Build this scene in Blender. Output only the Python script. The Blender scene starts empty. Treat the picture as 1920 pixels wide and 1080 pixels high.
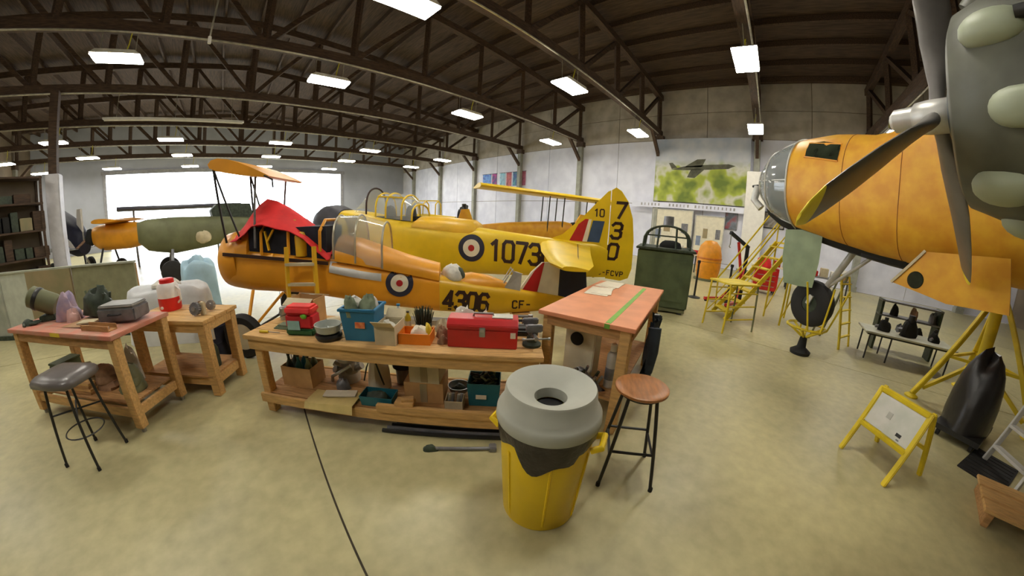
import bpy, bmesh, math, random
from mathutils import Matrix, Vector
random.seed(7)
SC = bpy.context.scene
COL = SC.collection
PI = math.pi

# ------------------------------------------------------------------ camera
CAM_H = 1.8
YAW, PITCH, ROLL = 0.7363, 0.2237, 0.0418
fv = Vector((math.cos(YAW)*math.cos(PITCH), math.sin(YAW)*math.cos(PITCH), -math.sin(PITCH)))
r0 = Vector((math.sin(YAW), -math.cos(YAW), 0)); u0 = r0.cross(fv)
rv = r0*math.cos(ROLL)+u0*math.sin(ROLL); uv = -r0*math.sin(ROLL)+u0*math.cos(ROLL)
cam = bpy.data.cameras.new('camera'); camo = bpy.data.objects.new('camera', cam); COL.objects.link(camo)
camo.matrix_world = Matrix(((rv.x, uv.x, -fv.x, 0), (rv.y, uv.y, -fv.y, 0), (rv.z, uv.z, -fv.z, CAM_H), (0, 0, 0, 1)))
SC.render.engine = 'CYCLES'
cam.type = 'PANO'; cam.panorama_type = 'FISHEYE_LENS_POLYNOMIAL'   # a 360 camera's wide stereographic view
cam.sensor_fit = 'HORIZONTAL'; cam.sensor_width = 36
cam.fisheye_fov = math.radians(200)
cam.fisheye_polynomial_k0 = 0
cam.fisheye_polynomial_k1 = -0.09042163
cam.fisheye_polynomial_k2 = 1.941333e-05
cam.fisheye_polynomial_k3 = 6.926344e-05
cam.fisheye_polynomial_k4 = -1.334418e-06
cam.clip_start = 0.05; cam.clip_end = 500
SC.camera = camo

# ------------------------------------------------------------------ world, exposure
w = bpy.data.worlds.new('daylight'); SC.world = w; w.use_nodes = True
w.node_tree.nodes['Background'].inputs[0].default_value = (0.86, 0.93, 1.0, 1)
w.node_tree.nodes['Background'].inputs[1].default_value = 8.5
SC.view_settings.view_transform = 'Standard'; SC.view_settings.look = 'None'
SC.view_settings.exposure = 0.0; SC.view_settings.gamma = 1.0
SC.view_settings.use_curve_mapping = False
LAMP = 47.0
LAMP_COL = (1.0, 0.955, 0.84)

# ------------------------------------------------------------------ materials
def lin(c):
    return tuple(((x/255)/12.92 if x/255 <= .04045 else ((x/255+.055)/1.055)**2.4) for x in c)
MATS = {}
def mat(name, c, rough=.6, metal=0., var=.12, scale=6., bump=0., stretch=None, emit=None, c2=None, coat=0.):
    if name in MATS: return MATS[name]
    m = bpy.data.materials.new(name); m.use_nodes = True; MATS[name] = m
    nt = m.node_tree; b = nt.nodes['Principled BSDF']
    a = lin(c); b.inputs['Roughness'].default_value = rough; b.inputs['Metallic'].default_value = metal
    if coat: b.inputs['Coat Weight'].default_value = coat; b.inputs['Coat Roughness'].default_value = .15
    if emit:
        b.inputs['Emission Color'].default_value = (*emit[0], 1); b.inputs['Emission Strength'].default_value = emit[1]
    tc = nt.nodes.new('ShaderNodeTexCoord'); mp = nt.nodes.new('ShaderNodeMapping')
    nt.links.new(tc.outputs['Object'], mp.inputs[0])
    if stretch: mp.inputs['Scale'].default_value = stretch
    nz = nt.nodes.new('ShaderNodeTexNoise'); nz.inputs['Scale'].default_value = scale; nz.inputs['Detail'].default_value = 5
    nt.links.new(mp.outputs[0], nz.inputs['Vector'])
    rp = nt.nodes.new('ShaderNodeValToRGB')
    lo = lin(c2) if c2 else tuple(x*(1-var) for x in a)
    hi = a if c2 else tuple(min(1, x*(1+var)) for x in a)
    rp.color_ramp.elements[0].color = (*lo, 1); rp.color_ramp.elements[1].color = (*hi, 1)
    rp.color_ramp.elements[0].position = .36; rp.color_ramp.elements[1].position = .64
    nt.links.new(nz.outputs[0], rp.inputs[0]); nt.links.new(rp.outputs[0], b.inputs['Base Color'])
    if bump:
        bp = nt.nodes.new('ShaderNodeBump'); bp.inputs['Strength'].default_value = bump; bp.inputs['Distance'].default_value = .02
        nt.links.new(nz.outputs[0], bp.inputs['Height']); nt.links.new(bp.outputs[0], b.inputs['Normal'])
    return m
def glass(name, c=(225, 235, 235), rough=.03, alpha=.25):
    if name in MATS: return MATS[name]
    m = bpy.data.materials.new(name); m.use_nodes = True; MATS[name] = m
    b = m.node_tree.nodes['Principled BSDF']
    b.inputs['Base Color'].default_value = (*lin(c), 1); b.inputs['Roughness'].default_value = rough
    b.inputs['Alpha'].default_value = alpha; b.inputs['Specular IOR Level'].default_value = .8
    return m
wood = mat('pine', (204, 162, 102), .65, var=.14, scale=5, stretch=(1.5, 9, 9), bump=.15)
woodd = mat('pine_dark', (178, 134, 84), .7, var=.2, scale=5, stretch=(1.5, 9, 9), bump=.15)
redtop = mat('salmon_paint', (226, 150, 108), .5, var=.08, scale=4)
redtop2 = mat('worn_red_paint', (204, 126, 104), .55, scale=9, c2=(188, 142, 120))
tapeg = mat('green_tape', (120, 176, 62), .5)
tapey = mat('yellow_tape', (214, 186, 40), .5)
orange = mat('trainer_orange', (224, 152, 28), .42, var=.1, scale=2.5, coat=.1)
yellow = mat('trainer_yellow', (224, 188, 14), .45, var=.08, scale=2.5, coat=.08)
cyellow = mat('golden_yellow', (220, 172, 24), .45, var=.1, scale=2.5, coat=.1)
bomberor = mat('weathered_orange', (220, 164, 40), .5, scale=4, c2=(204, 140, 32))
standy = mat('stand_yellow', (214, 188, 32), .5, var=.12, scale=5)
biny = mat('bin_yellow', (232, 196, 14), .42, var=.06, scale=3)
bing = mat('lid_grey', (170, 170, 158), .55, var=.06, scale=5)
binbag = mat('black_bag', (44, 36, 34), .35, var=.3, scale=14, bump=.5)
black = mat('black_steel', (30, 29, 28), .45, var=.2)
matte = mat('matte_black', (20, 19, 18), .8, var=.2)
rubber = mat('rubber', (28, 26, 25), .75, var=.2)
seatb = mat('stool_wood', (164, 108, 62), .38, var=.2, scale=8, stretch=(1, 5, 5))
steel = mat('steel', (168, 168, 166), .35, .8, var=.15)
greym = mat('grey_metal', (126, 126, 130), .45, .5, var=.2, scale=10)
alu = mat('aluminium', (190, 188, 182), .4, .4, var=.12)
navy = mat('navy', (34, 36, 56), .6)
white = mat('white_paint', (232, 228, 218), .5, var=.04)
cream = mat('cream_paint', (222, 214, 190), .55, var=.06)
redp = mat('flag_red', (176, 26, 28), .5, var=.1)
redbox = mat('toolbox_red', (192, 26, 30), .35, var=.12, scale=5, coat=.3)
redcloth = mat('red_cloth', (222, 44, 44), .8, var=.12, scale=5, bump=.3)
numb = mat('number_brown', (48, 22, 12), .6)
cardboard = mat('cardboard', (190, 148, 96), .8, var=.1, scale=7)
cardpale = mat('pale_cardboard', (196, 182, 150), .8, var=.1, scale=7)
blueb = mat('bin_blue', (36, 116, 158), .5, var=.1, scale=6)
tealb = mat('teal_plastic', (34, 104, 118), .5, var=.12)
orangeb = mat('tray_orange', (226, 128, 24), .6, var=.12)
paper = mat('paper', (232, 222, 200), .8, var=.05, scale=12)
ragw = mat('white_rag', (206, 202, 190), .9, var=.15, scale=9, bump=.6)
ragg = mat('green_grey_rag', (120, 130, 104), .9, var=.3, scale=9, bump=.6)
ragb = mat('brown_rag', (146, 112, 84), .9, var=.3, scale=9, bump=.6)
dkgreen = mat('dark_green_parts', (52, 62, 48), .6, var=.4, scale=12)
olive = mat('olive_drab', (104, 106, 74), .6, var=.14, scale=3)
turretg = mat('turret_green', (78, 90, 62), .55, var=.18, scale=4)
sage = mat('interior_green', (132, 146, 116), .6, var=.1, scale=4)
cowlg = mat('cowl_grey_green', (92, 92, 78), .5, scale=3, c2=(72, 72, 60))
fairg = mat('fairing_green', (152, 158, 134), .5, var=.1, scale=4)
blade = mat('blade_grey', (108, 104, 100), .4, .3, var=.12, scale=4)
darkbrown = mat('dark_timber', (74, 56, 42), .8, var=.35, scale=4, stretch=(1, 6, 6))
roofw = mat('roof_boards', (74, 58, 46), .85, var=.4, scale=3, stretch=(8, .5, 1))
colgrey = mat('column_grey', (150, 150, 138), .6, var=.15, scale=3)
wallw = mat('wall_white', (232, 233, 246), .7, scale=1.2, c2=(216, 217, 232))
wallg = mat('wall_board_grey', (186, 178, 166), .75, scale=1.5, c2=(164, 156, 144))
wallback = mat('wall_brown', (118, 104, 86), .8, var=.2, scale=.8)
endwall = mat('end_wall_grey', (170, 174, 186), .75, var=.08, scale=.6)
housing = mat('lamp_housing', (210, 208, 200), .5)
lampm = mat('lamp_panel', (255, 255, 250), .5, emit=(LAMP_COL, LAMP))
pipew = mat('pale_pipe', (214, 212, 204), .5, var=.06)
galv = mat('galvanised', (176, 170, 150), .4, .6, var=.2)
tarpg = mat('grey_tarp', (170, 176, 182), .6, var=.15, scale=3, bump=.4)
tarpb = mat('pale_blue_tarp', (168, 202, 220), .5, var=.12, scale=3, bump=.4)
tarpd = mat('dark_tarp', (56, 54, 62), .6, var=.3, scale=3, bump=.5)
greyboard = mat('grey_board', (176, 178, 164), .6, scale=3, c2=(152, 156, 142))
tanboard = mat('tan_board', (158, 138, 104), .6, scale=2, c2=(132, 126, 92))
clear = glass('perspex', alpha=.28)
tint = glass('smoked_perspex', (150, 156, 156), .06, .62)
darkwin = mat('dark_window', (44, 50, 38), .12, var=.4, scale=3)

# ------------------------------------------------------------------ mesh helpers
class MB:
    def __init__(s): s.v = []; s.f = []; s.m = []; s.M = None
    def add(s, vs, fs, mi=0):
        o = len(s.v)
        s.v += [tuple(s.M @ Vector(p)) if s.M is not None else tuple(p) for p in vs]
        s.f += [tuple(i+o for i in f) for f in fs]; s.m += [mi]*len(fs); return s
    def box(s, c, d, rz=0, mi=0, R=None):
        x, y, z = d[0]/2, d[1]/2, d[2]/2
        R = R or Matrix.Rotation(rz, 3, 'Z')
        vs = [Vector(c)+R @ Vector((a*x, b*y, e*z)) for e in (-1, 1) for a, b in ((-1, -1), (1, -1), (1, 1), (-1, 1))]
        return s.add(vs, [(3, 2, 1, 0), (4, 5, 6, 7), (0, 1, 5, 4), (1, 2, 6, 5), (2, 3, 7, 6), (3, 0, 4, 7)], mi)
    def bar(s, p, q, a, b, mi=0):
        p, q = Vector(p), Vector(q); d = q-p
        z = d.normalized(); x = z.orthogonal() if abs(z.z) > .99 else Vector((0, 0, 1)).cross(z)
        x.normalize(); y = z.cross(x)
        R = Matrix((x, y, z)).transposed()
        return s.box((p+q)/2, (a, b, d.length), mi=mi, R=R)
    def cyl(s, p, q, r, r2=None, n=12, mi=0, caps=True):
        return s.tube([p, q], [r, r if r2 is None else r2], n, mi, caps)
    def tube(s, pts, r, n=8, mi=0, caps=True):
        pts = [Vector(p) for p in pts]; rs = r if isinstance(r, (list, tuple)) else [r]*len(pts)
        vs = []; fs = []; x = None
        for i, p in enumerate(pts):
            t = (pts[min(i+1, len(pts)-1)]-pts[max(i-1, 0)]).normalized()
            x = t.orthogonal() if x is None else (x-t*x.dot(t))
            x.normalize(); y = t.cross(x)
            vs += [p+(x*math.cos(2*PI*k/n)+y*math.sin(2*PI*k/n))*rs[i] for k in range(n)]
        for i in range(len(pts)-1):
            fs += [(i*n+k, i*n+(k+1) % n, (i+1)*n+(k+1) % n, (i+1)*n+k) for k in range(n)]
        if caps: fs += [tuple(range(n))[::-1], tuple((len(pts)-1)*n+k for k in range(n))]
        return s.add(vs, fs, mi)
    def lathe(s, prof, n=32, c=(0, 0, 0), mi=0, axis='Z'):
        vs = []; fs = []
        for r, z in prof:
            for k in range(n):
                a = 2*PI*k/n; p = (r*math.cos(a), r*math.sin(a), z)
                if axis == 'X': p = (z, p[0], p[1])
                if axis == 'Y': p = (p[0], z, p[1])
                vs.append(Vector(c)+Vector(p))
        for i in range(len(prof)-1):
            fs += [(i*n+k, i*n+(k+1) % n, (i+1)*n+(k+1) % n, (i+1)*n+k) for k in range(n)]
        return s.add(vs, fs, mi)
    def loft(s, rings, caps=True, mi=0, closed=True):
        n = len(rings[0]); vs = [p for r in rings for p in r]; fs = []
        for i in range(len(rings)-1):
            fs += [(i*n+k, i*n+(k+1) % n, (i+1)*n+(k+1) % n, (i+1)*n+k) for k in range(n if closed else n-1)]
        if caps: fs += [tuple(range(n))[::-1], tuple((len(rings)-1)*n+k for k in range(n))]
        return s.add(vs, fs, mi)
    def prism(s, poly, d0, d1, axis='y', mi=0):
        # poly of (a,b) extruded from d0 to d1 along the axis; a,b are the other two axes
        def P(a, b, d): return {'y': (a, d, b), 'x': (d, a, b), 'z': (a, b, d)}[axis]
        n = len(poly); vs = [P(a, b, d0) for a, b in poly]+[P(a, b, d1) for a, b in poly]
        fs = [tuple(range(n)), tuple(range(n, 2*n))[::-1]]+[(k, (k+1) % n, n+(k+1) % n, n+k) for k in range(n)]
        return s.add(vs, fs, mi)
    def lump(s, c, d, seed=0, amt=.25, nu=14, nv=9, mi=0, flat=True):
        rg = random.Random(seed); ph = [(rg.uniform(1, 4), rg.uniform(0, 6), rg.uniform(1, 4), rg.uniform(0, 6)) for _ in range(4)]
        rings = []
        for j in range(nv):
            t = PI*(j+.02)/(nv-1+.04); ring = []
            for i in range(nu):
                a = 2*PI*i/nu
                q = 1+amt*sum(math.sin(round(f1)*a+p1)*math.sin(f2*t+p2) for f1, p1, f2, p2 in ph)/3.2
                z = math.cos(t)*q
                if flat: z = max(z, 0.)
                ring.append((c[0]+d[0]/2*q*math.sin(t)**.7*math.cos(a), c[1]+d[1]/2*q*math.sin(t)**.7*math.sin(a), c[2]+(z*d[2] if flat else z*d[2]/2)))
            rings.append(ring)
        return s.loft(rings[::-1], True, mi)
    def build(s, name, mats, parent=None, smooth=False, bevel=0, ang=40):
        me = bpy.data.meshes.new(name); me.from_pydata(s.v, [], s.f)
        mats = mats if isinstance(mats, (list, tuple)) else [mats]
        for m in mats: me.materials.append(m)
        me.polygons.foreach_set('material_index', s.m)
        bm = bmesh.new(); bm.from_mesh(me)
        bmesh.ops.recalc_face_normals(bm, faces=bm.faces)
        if bevel: bmesh.ops.bevel(bm, geom=bm.edges[:], offset=bevel, segments=2, affect='EDGES', clamp_overlap=True)
        bm.to_mesh(me); bm.free(); me.validate()
        if smooth or bevel:
            me.polygons.foreach_set('use_smooth', [True]*len(me.polygons)); me.set_sharp_from_angle(angle=math.radians(ang))
        o = bpy.data.objects.new(name, me); COL.objects.link(o); o.parent = parent
        return o
def tag(o, label, cat=None, group=None):
    o['label'] = label
    if cat: o['category'] = cat
    if group: o['group'] = group
    return o
def thing(name, label, cat, loc=(0, 0, 0), rz=0, group=None):
    o = bpy.data.objects.new(name, None); COL.objects.link(o); o.empty_display_size = .1
    o.location = loc; o.rotation_euler = (0, 0, rz); tag(o, label, cat, group); return o
def struct(o): o['kind'] = 'structure'; return o
def kids(o): return [c for c in bpy.data.objects if c.parent == o]
def copy_tree(o, parent=None, ch=None):
    c = o.copy(); COL.objects.link(c); c.parent = parent
    for k in (ch[o] if ch else kids(o)): copy_tree(k, c, ch)
    return c
def px_on(p, q, t): return tuple(p[i]+(q[i]-p[i])*t for i in range(len(p)))
# stroke lettering, drawn in a 0..0.6 by 0..1 cell
GL = {'0': [[(.12, 0), (.48, 0), (.6, .15), (.6, .85), (.48, 1), (.12, 1), (0, .85), (0, .15), (.12, 0)]],
      '1': [[(.08, .8), (.32, 1), (.32, 0)]],
      '3': [[(0, .85), (.14, 1), (.46, 1), (.6, .86), (.6, .65), (.46, .52), (.2, .52)], [(.46, .52), (.6, .38), (.6, .14), (.46, 0), (.14, 0), (0, .15)]],
      '4': [[(.46, 0), (.46, 1), (0, .32), (.62, .32)]],
      '6': [[(.6, .86), (.46, 1), (.14, 1), (0, .86), (0, .14), (.14, 0), (.46, 0), (.6, .14), (.6, .42), (.46, .54), (0, .54)]],
      '7': [[(0, 1), (.6, 1), (.24, 0)]],
      'C': [[(.6, .84), (.48, 1), (.12, 1), (0, .85), (0, .15), (.12, 0), (.48, 0), (.6, .16)]],
      'F': [[(0, 0), (0, 1), (.58, 1)], [(0, .52), (.45, .52)]],
      'V': [[(0, 1), (.3, 0), (.6, 1)]], 'P': [[(0, 0), (0, 1), (.46, 1), (.6, .86), (.6, .62), (.46, .48), (0, .48)]],
      '-': [[(.1, .5), (.5, .5)]]}
def letters(text, fn, h, name, parent, wd=.6, gap=.22, th=.15):
    """ribbon strokes, one object per character; fn(x,y) maps flat text space (metres) to a point"""
    x = 0; k = wd/.6
    for ch in text:
        mb = MB()
        for line in GL[ch]:
            for (a, b), (c, d) in zip(line[:-1], line[1:]):
                p = Vector((x+a*k*h, b*h)); q = Vector((x+c*k*h, d*h)); t = (q-p).normalized(); n = Vector((-t.y, t.x))*th*h/2
                e = t*th*h*.35; p = p-e; q = q+e; m = 3; vs = []
                for i in range(m+1):
                    s0 = p.lerp(q, i/m); vs += [fn(*(s0+n)), fn(*(s0-n))]
                mb.add(vs, [(2*i, 2*i+1, 2*i+3, 2*i+2) for i in range(m)])
        mb.build(name, numb, parent)
        x += (wd+gap)*h
def roundel(fn, R, parent):
    mb = MB(); n = 40; rs = [(0, 2), (.24*R, 2), (.24*R, 1), (.64*R, 1), (.64*R, 0), (R, 0)]
    for (ra, ma), (rb, m2) in ((rs[0], rs[1]), (rs[2], rs[3]), (rs[4], rs[5])):
        vs = []; fs = []
        for k in range(n):
            a = 2*PI*k/n
            vs += [fn(ra*math.cos(a), ra*math.sin(a)), fn(rb*math.cos(a), rb*math.sin(a))]
        fs = [(2*k, 2*k+1, (2*k+3) % (2*n), (2*k+2) % (2*n)) for k in range(n)]
        mb.add(vs, fs, ma)
    o = mb.build('roundel', [navy, cream, redp], parent); o['label'] = 'round blue, cream and red marking'; return o
def interp(tab, u):
    if u <= tab[0][0]: return tab[0][1:]
    for a, b in zip(tab[:-1], tab[1:]):
        if u <= b[0]:
            t = (u-a[0])/(b[0]-a[0]); return tuple(a[i]+(b[i]-a[i])*t for i in range(1, len(a)))
    return tab[-1][1:]
class Fus:
    """fuselage: table of (u, top, bottom, halfwidth, exponent)"""
    def __init__(s, tab): s.t = tab
    def ring(s, u, n=28, tab=None):
        t, b, hw, e = interp(s.t, u); zc, hh = (t+b)/2, (t-b)/2; r = []
        for k in range(n):
            a = 2*PI*k/n; ca, sa = math.cos(a), math.sin(a)
            r.append((u, hw*math.copysign(abs(ca)**(2/e), ca), zc+hh*math.copysign(abs(sa)**(2/e), sa)))
        return r
    def half(s, u, z):
        t, b, hw, e = interp(s.t, u); q = min(.999, abs(z-(t+b)/2)/((t-b)/2)); return hw*(1-q**e)**(1/e)
    def mesh(s, us, n=28): return MB().loft([s.ring(u, n) for u in us])
def arange(a, b, n): return [a+(b-a)*i/(n-1) for i in range(n)]

# ================================================================== THE SETTING
XR, XL, YF, YB, ZT = 18.0, -16.5, 34.0, -12.5, 9.5
BAY = 5.13
TRUSS_Y = [0.5+BAY*k for k in range(-2, 7)]
# floor: dark joint bed with long concrete slabs on it
def floor_mat():
    m = bpy.data.materials.new('polished_concrete'); m.use_nodes = True; nt = m.node_tree; b = nt.nodes['Principled BSDF']
    tc = nt.nodes.new('ShaderNodeTexCoord')
    n1 = nt.nodes.new('ShaderNodeTexNoise'); n1.inputs['Scale'].default_value = .55; n1.inputs['Detail'].default_value = 6
    n2 = nt.nodes.new('ShaderNodeTexNoise'); n2.inputs['Scale'].default_value = 9; n2.inputs['Detail'].default_value = 8
    for n in (n1, n2): nt.links.new(tc.outputs['Object'], n.inputs['Vector'])
    r1 = nt.nodes.new('ShaderNodeValToRGB'); r1.color_ramp.elements[0].position = .35; r1.color_ramp.elements[1].position = .68
    r1.color_ramp.elements[0].color = (*lin((168, 160, 120)), 1); r1.color_ramp.elements[1].color = (*lin((192, 182, 136)), 1)
    mx = nt.nodes.new('ShaderNodeMixRGB'); mx.blend_type = 'OVERLAY'; mx.inputs[0].default_value = .28
    nt.links.new(n1.outputs[0], r1.inputs[0]); nt.links.new(r1.outputs[0], mx.inputs[1]); nt.links.new(n2.outputs[0], mx.inputs[2])
    nt.links.new(mx.outputs[0], b.inputs['Base Color'])
    rr = nt.nodes.new('ShaderNodeMapRange'); rr.inputs[3].default_value = .28; rr.inputs[4].default_value = .5
    nt.links.new(n1.outputs[0], rr.inputs[0]); nt.links.new(rr.outputs[0], b.inputs['Roughness'])
    return m
concrete = floor_mat()
floor = struct(MB().box(((XR+XL)/2, (YF+YB)/2, -.11), (XR-XL, YF-YB, .2)).build('floor', mat('joint_dirt', (70, 62, 48), .9)))
edges = [-99]+[i*6.1 for i in range(-2, 4)]+[99]
cuts = [YB, -5.2, 6.4, 15.5, 25.0, YF]
for x0, x1 in zip(edges[:-1], edges[1:]):
    for y0, y1 in zip(cuts[:-1], cuts[1:]):
        g = .007
        def X(e, y, sg): return max(XL, min(XR, e+.05+.106*y+sg*g)) if abs(e) < 90 else (XL if e < 0 else XR)
        ya, yb = y0+g, y1-g
        MB().prism([(X(x0, ya, 1), ya), (X(x1, ya, -1), ya), (X(x1, yb, -1), yb), (X(x0, yb, 1), yb)], -.06, 0, 'z').build('slab', concrete, floor)
apron = struct(MB().box((0, YF+45, -.12), (160, 90, .2)).build('ground', mat('apron_concrete', (206, 204, 198), .8)))

def roof_z(x): return 9.5+1.2*(1-abs(x-.75)/17.25)
ceil = MB()
ceil.prism([(XL-.2, roof_z(XL)), (.75, roof_z(.75)), (XR+.2, roof_z(XR)), (XR+.2, roof_z(XR)+.15), (.75, roof_z(.75)+.15), (XL-.2, roof_z(XL)+.15)], YB-.2, YF+.2, 'y')
ceiling = struct(ceil.build('ceiling', roofw))
for i in range(23):
    x = XL+.8+i*1.5
    MB().box((x, (YF+YB)/2, roof_z(x)-.13), (.09, YF-YB, .24)).build('purlin', darkbrown, ceiling)

# right wall: framed boards in three rows, one bay at a time
wallr = struct(MB().box((XR+.15, (YF+YB)/2, 4.8), (.2, YF-YB, 9.7)).build('wall_right', wallback))
ys = [y for y in TRUSS_Y]
segs = []
bounds = [YB]+[y for y in ys if YB < y < YF]+[YF]
for a, b in zip(bounds[:-1], bounds[1:]):
    n = 2 if b-a > 3 else 1
    for i in range(n): segs.append((a+(b-a)*i/n, a+(b-a)*(i+1)/n))
pm = {}
for a, b in segs:
    for z0, z1, m in ((0, 3.05, wallw), (3.05, 6.65, wallw), (6.65, 8.1, wallg), (8.1, 9.52, wallg)):
        MB().box((XR+.03, (a+b)/2, (z0+z1)/2), (.05, b-a-.03, z1-z0-.03)).build('panel', m, wallr)
walll = struct(MB().box((XL-.1, (YF+YB)/2, 4.8), (.2, YF-YB, 9.7)).build('wall_left', wallback))
wallb = struct(MB().box(((XR+XL)/2, YB-.1, 5.3), (XR-XL+.6, .2, 10.8)).build('wall_back', wallback))
# far end wall with the big open doorway
DX0, DX1, DZ = -10.5, 10.7, 6.05
wf = MB()
wf.box(((XL-.3+DX0)/2, YF+.1, 5.4), (DX0-XL+.3, .2, 10.8)); wf.box(((XR+.3+DX1)/2, YF+.1, 5.4), (XR+.3-DX1, .2, 10.8))
wf.box(((DX0+DX1)/2, YF+.1, (DZ+10.8)/2), (DX1-DX0, .2, 10.8-DZ))
wallf = struct(wf.build('wall_far', endwall))
trim = MB()
trim.box((DX0, YF-.05, DZ/2), (.25, .12, DZ)); trim.box((DX1, YF-.05, DZ/2), (.25, .12, DZ)); trim.box(((DX0+DX1)/2, YF-.06, DZ+.12), (DX1-DX0+.5, .14, .3))
struct(trim.build('trim_1', mat('door_trim', (150, 150, 156), .6)))

# ------------------------------------------------------------------ timber trusses, one Empty each
def make_truss():
    t = thing('roof_truss', 'dark timber roof truss spanning the hangar', 'roof truss', (0, 0, 0), 0, 'timber roof trusses')
    zb = 7.0
    MB().box(((XL+XR)/2, 0, zb), (XR-XL-.1, .26, .3)).build('bottom_chord', darkbrown, t)
    for s in (-1, 1):
        xa = XL if s < 0 else XR
        MB().bar((xa, 0, roof_z(xa)-.4), (.75, 0, roof_z(.75)-.4), .26, .3).build('top_chord', darkbrown, t)
    N = 12; xs = arange(XL+.3, XR-.3, N+1)
    for i, x in enumerate(xs):
        MB().bar((x, 0, zb), (x, 0, roof_z(x)-.4), .2, .18).build('post', darkbrown, t)
        if i < N:
            x2 = xs[i+1]
            a, b = ((x, zb), (x2, roof_z(x2)-.4)) if i >= N/2 else ((x, roof_z(x)-.4), (x2, zb))
            MB().bar((a[0], .02, a[1]), (b[0], .02, b[1]), .16, .16).build('diagonal', darkbrown, t)
    MB().tube([(XL+1, -.16, zb-.2), (XR-1, -.16, zb-.2)], .03, 6).build('conduit', galv, t)
    for s in (-1, 1):
        x0 = XL+.15 if s < 0 else XR-.15
        MB().bar((x0, 0, 5.6), (x0-s*1.5, 0, zb), .16, .16).build('knee_brace', darkbrown, t)
    return t
tr0 = make_truss(); TCH = {o: kids(o) for o in [tr0]+kids(tr0)}
for i, y in enumerate(TRUSS_Y):
    t = tr0 if i == 0 else copy_tree(tr0, None, TCH)
    t.location = (0, y, 0)
def make_column():
    t = thing('wall_column', 'grey timber wall column under a roof truss', 'column', (0, 0, 0), 0, 'columns along the hangar walls')
    MB().box((0, 0, 3.42), (.28, .3, 6.84)).build('shaft', colgrey, t, bevel=.015)
    MB().box((0, 0, .12), (.36, .4, .24)).build('base', colgrey, t)
    MB().box((0, 0, 6.7), (.32, .5, .3)).build('cap', darkbrown, t)
    return t
c0 = make_column(); CCH = {o: kids(o) for o in [c0]+kids(c0)}; first = True
for y in TRUSS_Y:
    for x in (XR-.15, XL+.15):
        t = c0 if first else copy_tree(c0, None, CCH); first = False
        t.location = (x, y, 0)
# white boxed-in casing round the column facing the aisle
t = thing('column_casing', 'white boxed casing round the wall column beside the mural', 'column casing', (17.45, .42, 0))
MB().box((0, 0, 2.45), (.5, .98, 4.9)).build('casing', white, t, bevel=.02)
MB().box((0, 0, .1), (.56, 1.04, .2)).build('plinth', colgrey, t)
# free standing white pillar at the far left
t = thing('white_pillar', 'white painted square pillar before the dark side bay', 'pillar', (-6.70, 15.6, 0), .1)
MB().box((0, 0, 1.95), (.5, .5, 3.9)).build('shaft', mat('pillar_white', (206, 204, 210), .6, var=.06), t, bevel=.03)
MB().box((0, 0, .15), (.7, .7, .3)).build('base', colgrey, t)
MB().box((0, 0, 5.37), (.3, .3, 2.94)).build('upper_post', darkbrown, t)

# ------------------------------------------------------------------ ceiling lights hanging under the trusses
LZ = 6.08
def make_light():
    t = thing('ceiling_light', 'lit white hanging hangar light', 'ceiling light', (0, 0, 0), 0, 'hanging hangar lights')
    MB().prism([(-.64, .06), (.64, .06), (.5, .16), (-.5, .16)], -.3, .3, 'y').build('housing', housing, t)
    MB().box((0, 0, .03), (1.26, .58, .05)).build('diffuser', lampm, t, bevel=.01)
    for s in (-1, 1): MB().cyl((s*.45, 0, .15), (s*.45, 0, .8), .012, n=6).build('hanger', galv, t)
    MB().tube([(.2, 0, .15), (.25, .05, .45), (.3, 0, .8)], .018, 6).build('power_cord', mat('cord_yellow', (206, 196, 40), .5), t)
    return t
l0 = make_light(); LCH = {o: kids(o) for o in [l0]+kids(l0)}; first = True
LX = [14.49, 8.55, 2.79, -3.14, -9.02, -14.3]
LY = {-4.63: LX[:2], .5: LX[:4], 5.63: LX, 10.69: LX, 21.02: LX, 25.95: LX, 31.1: LX[1:]}
for y, xs in LY.items():
    for x in xs:
        t = l0 if first else copy_tree(l0, None, LCH); first = False
        t.location = (x, y, LZ)
# long unlit tube fitting on the bare truss
t = thing('tube_fitting', 'long pale unlit tube fitting hung under a bare truss', 'light fitting', (-2.2, 15.6, 5.75))
MB().box((0, 0, .06), (5.4, .14, .07)).build('tray', pipew, t)
MB().cyl((-2.65, 0, 0), (2.65, 0, 0), .035, n=8).build('tube', white, t)
for x in (-2.2, 0, 2.2): MB().cyl((x, 0, .09), (x, .2, 1.12), .012, n=6).build('hanger', galv, t)
# pull pole / drop cord
t = thing('drop_cable', 'thin pale cable dropping from the roof over the biplane', 'cable', (-.6, 8.2, 0))
MB().tube([(0, 0, 10.62), (.1, -.05, 8.5), (.05, -.2, 6.9), (0, -.3, 5.6)], .02, 6).build('cord', galv, t)
MB().box((0, -.3, 5.52), (.07, .07, .16)).build('handset', housing, t, bevel=.01)

# ================================================================== FOREGROUND FURNITURE
def legbox(mb_name, t, x, y, z0, z1, a, m): return MB().box((x, y, (z0+z1)/2), (a, a, z1-z0)).build(mb_name, m, t, bevel=.006)
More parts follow.
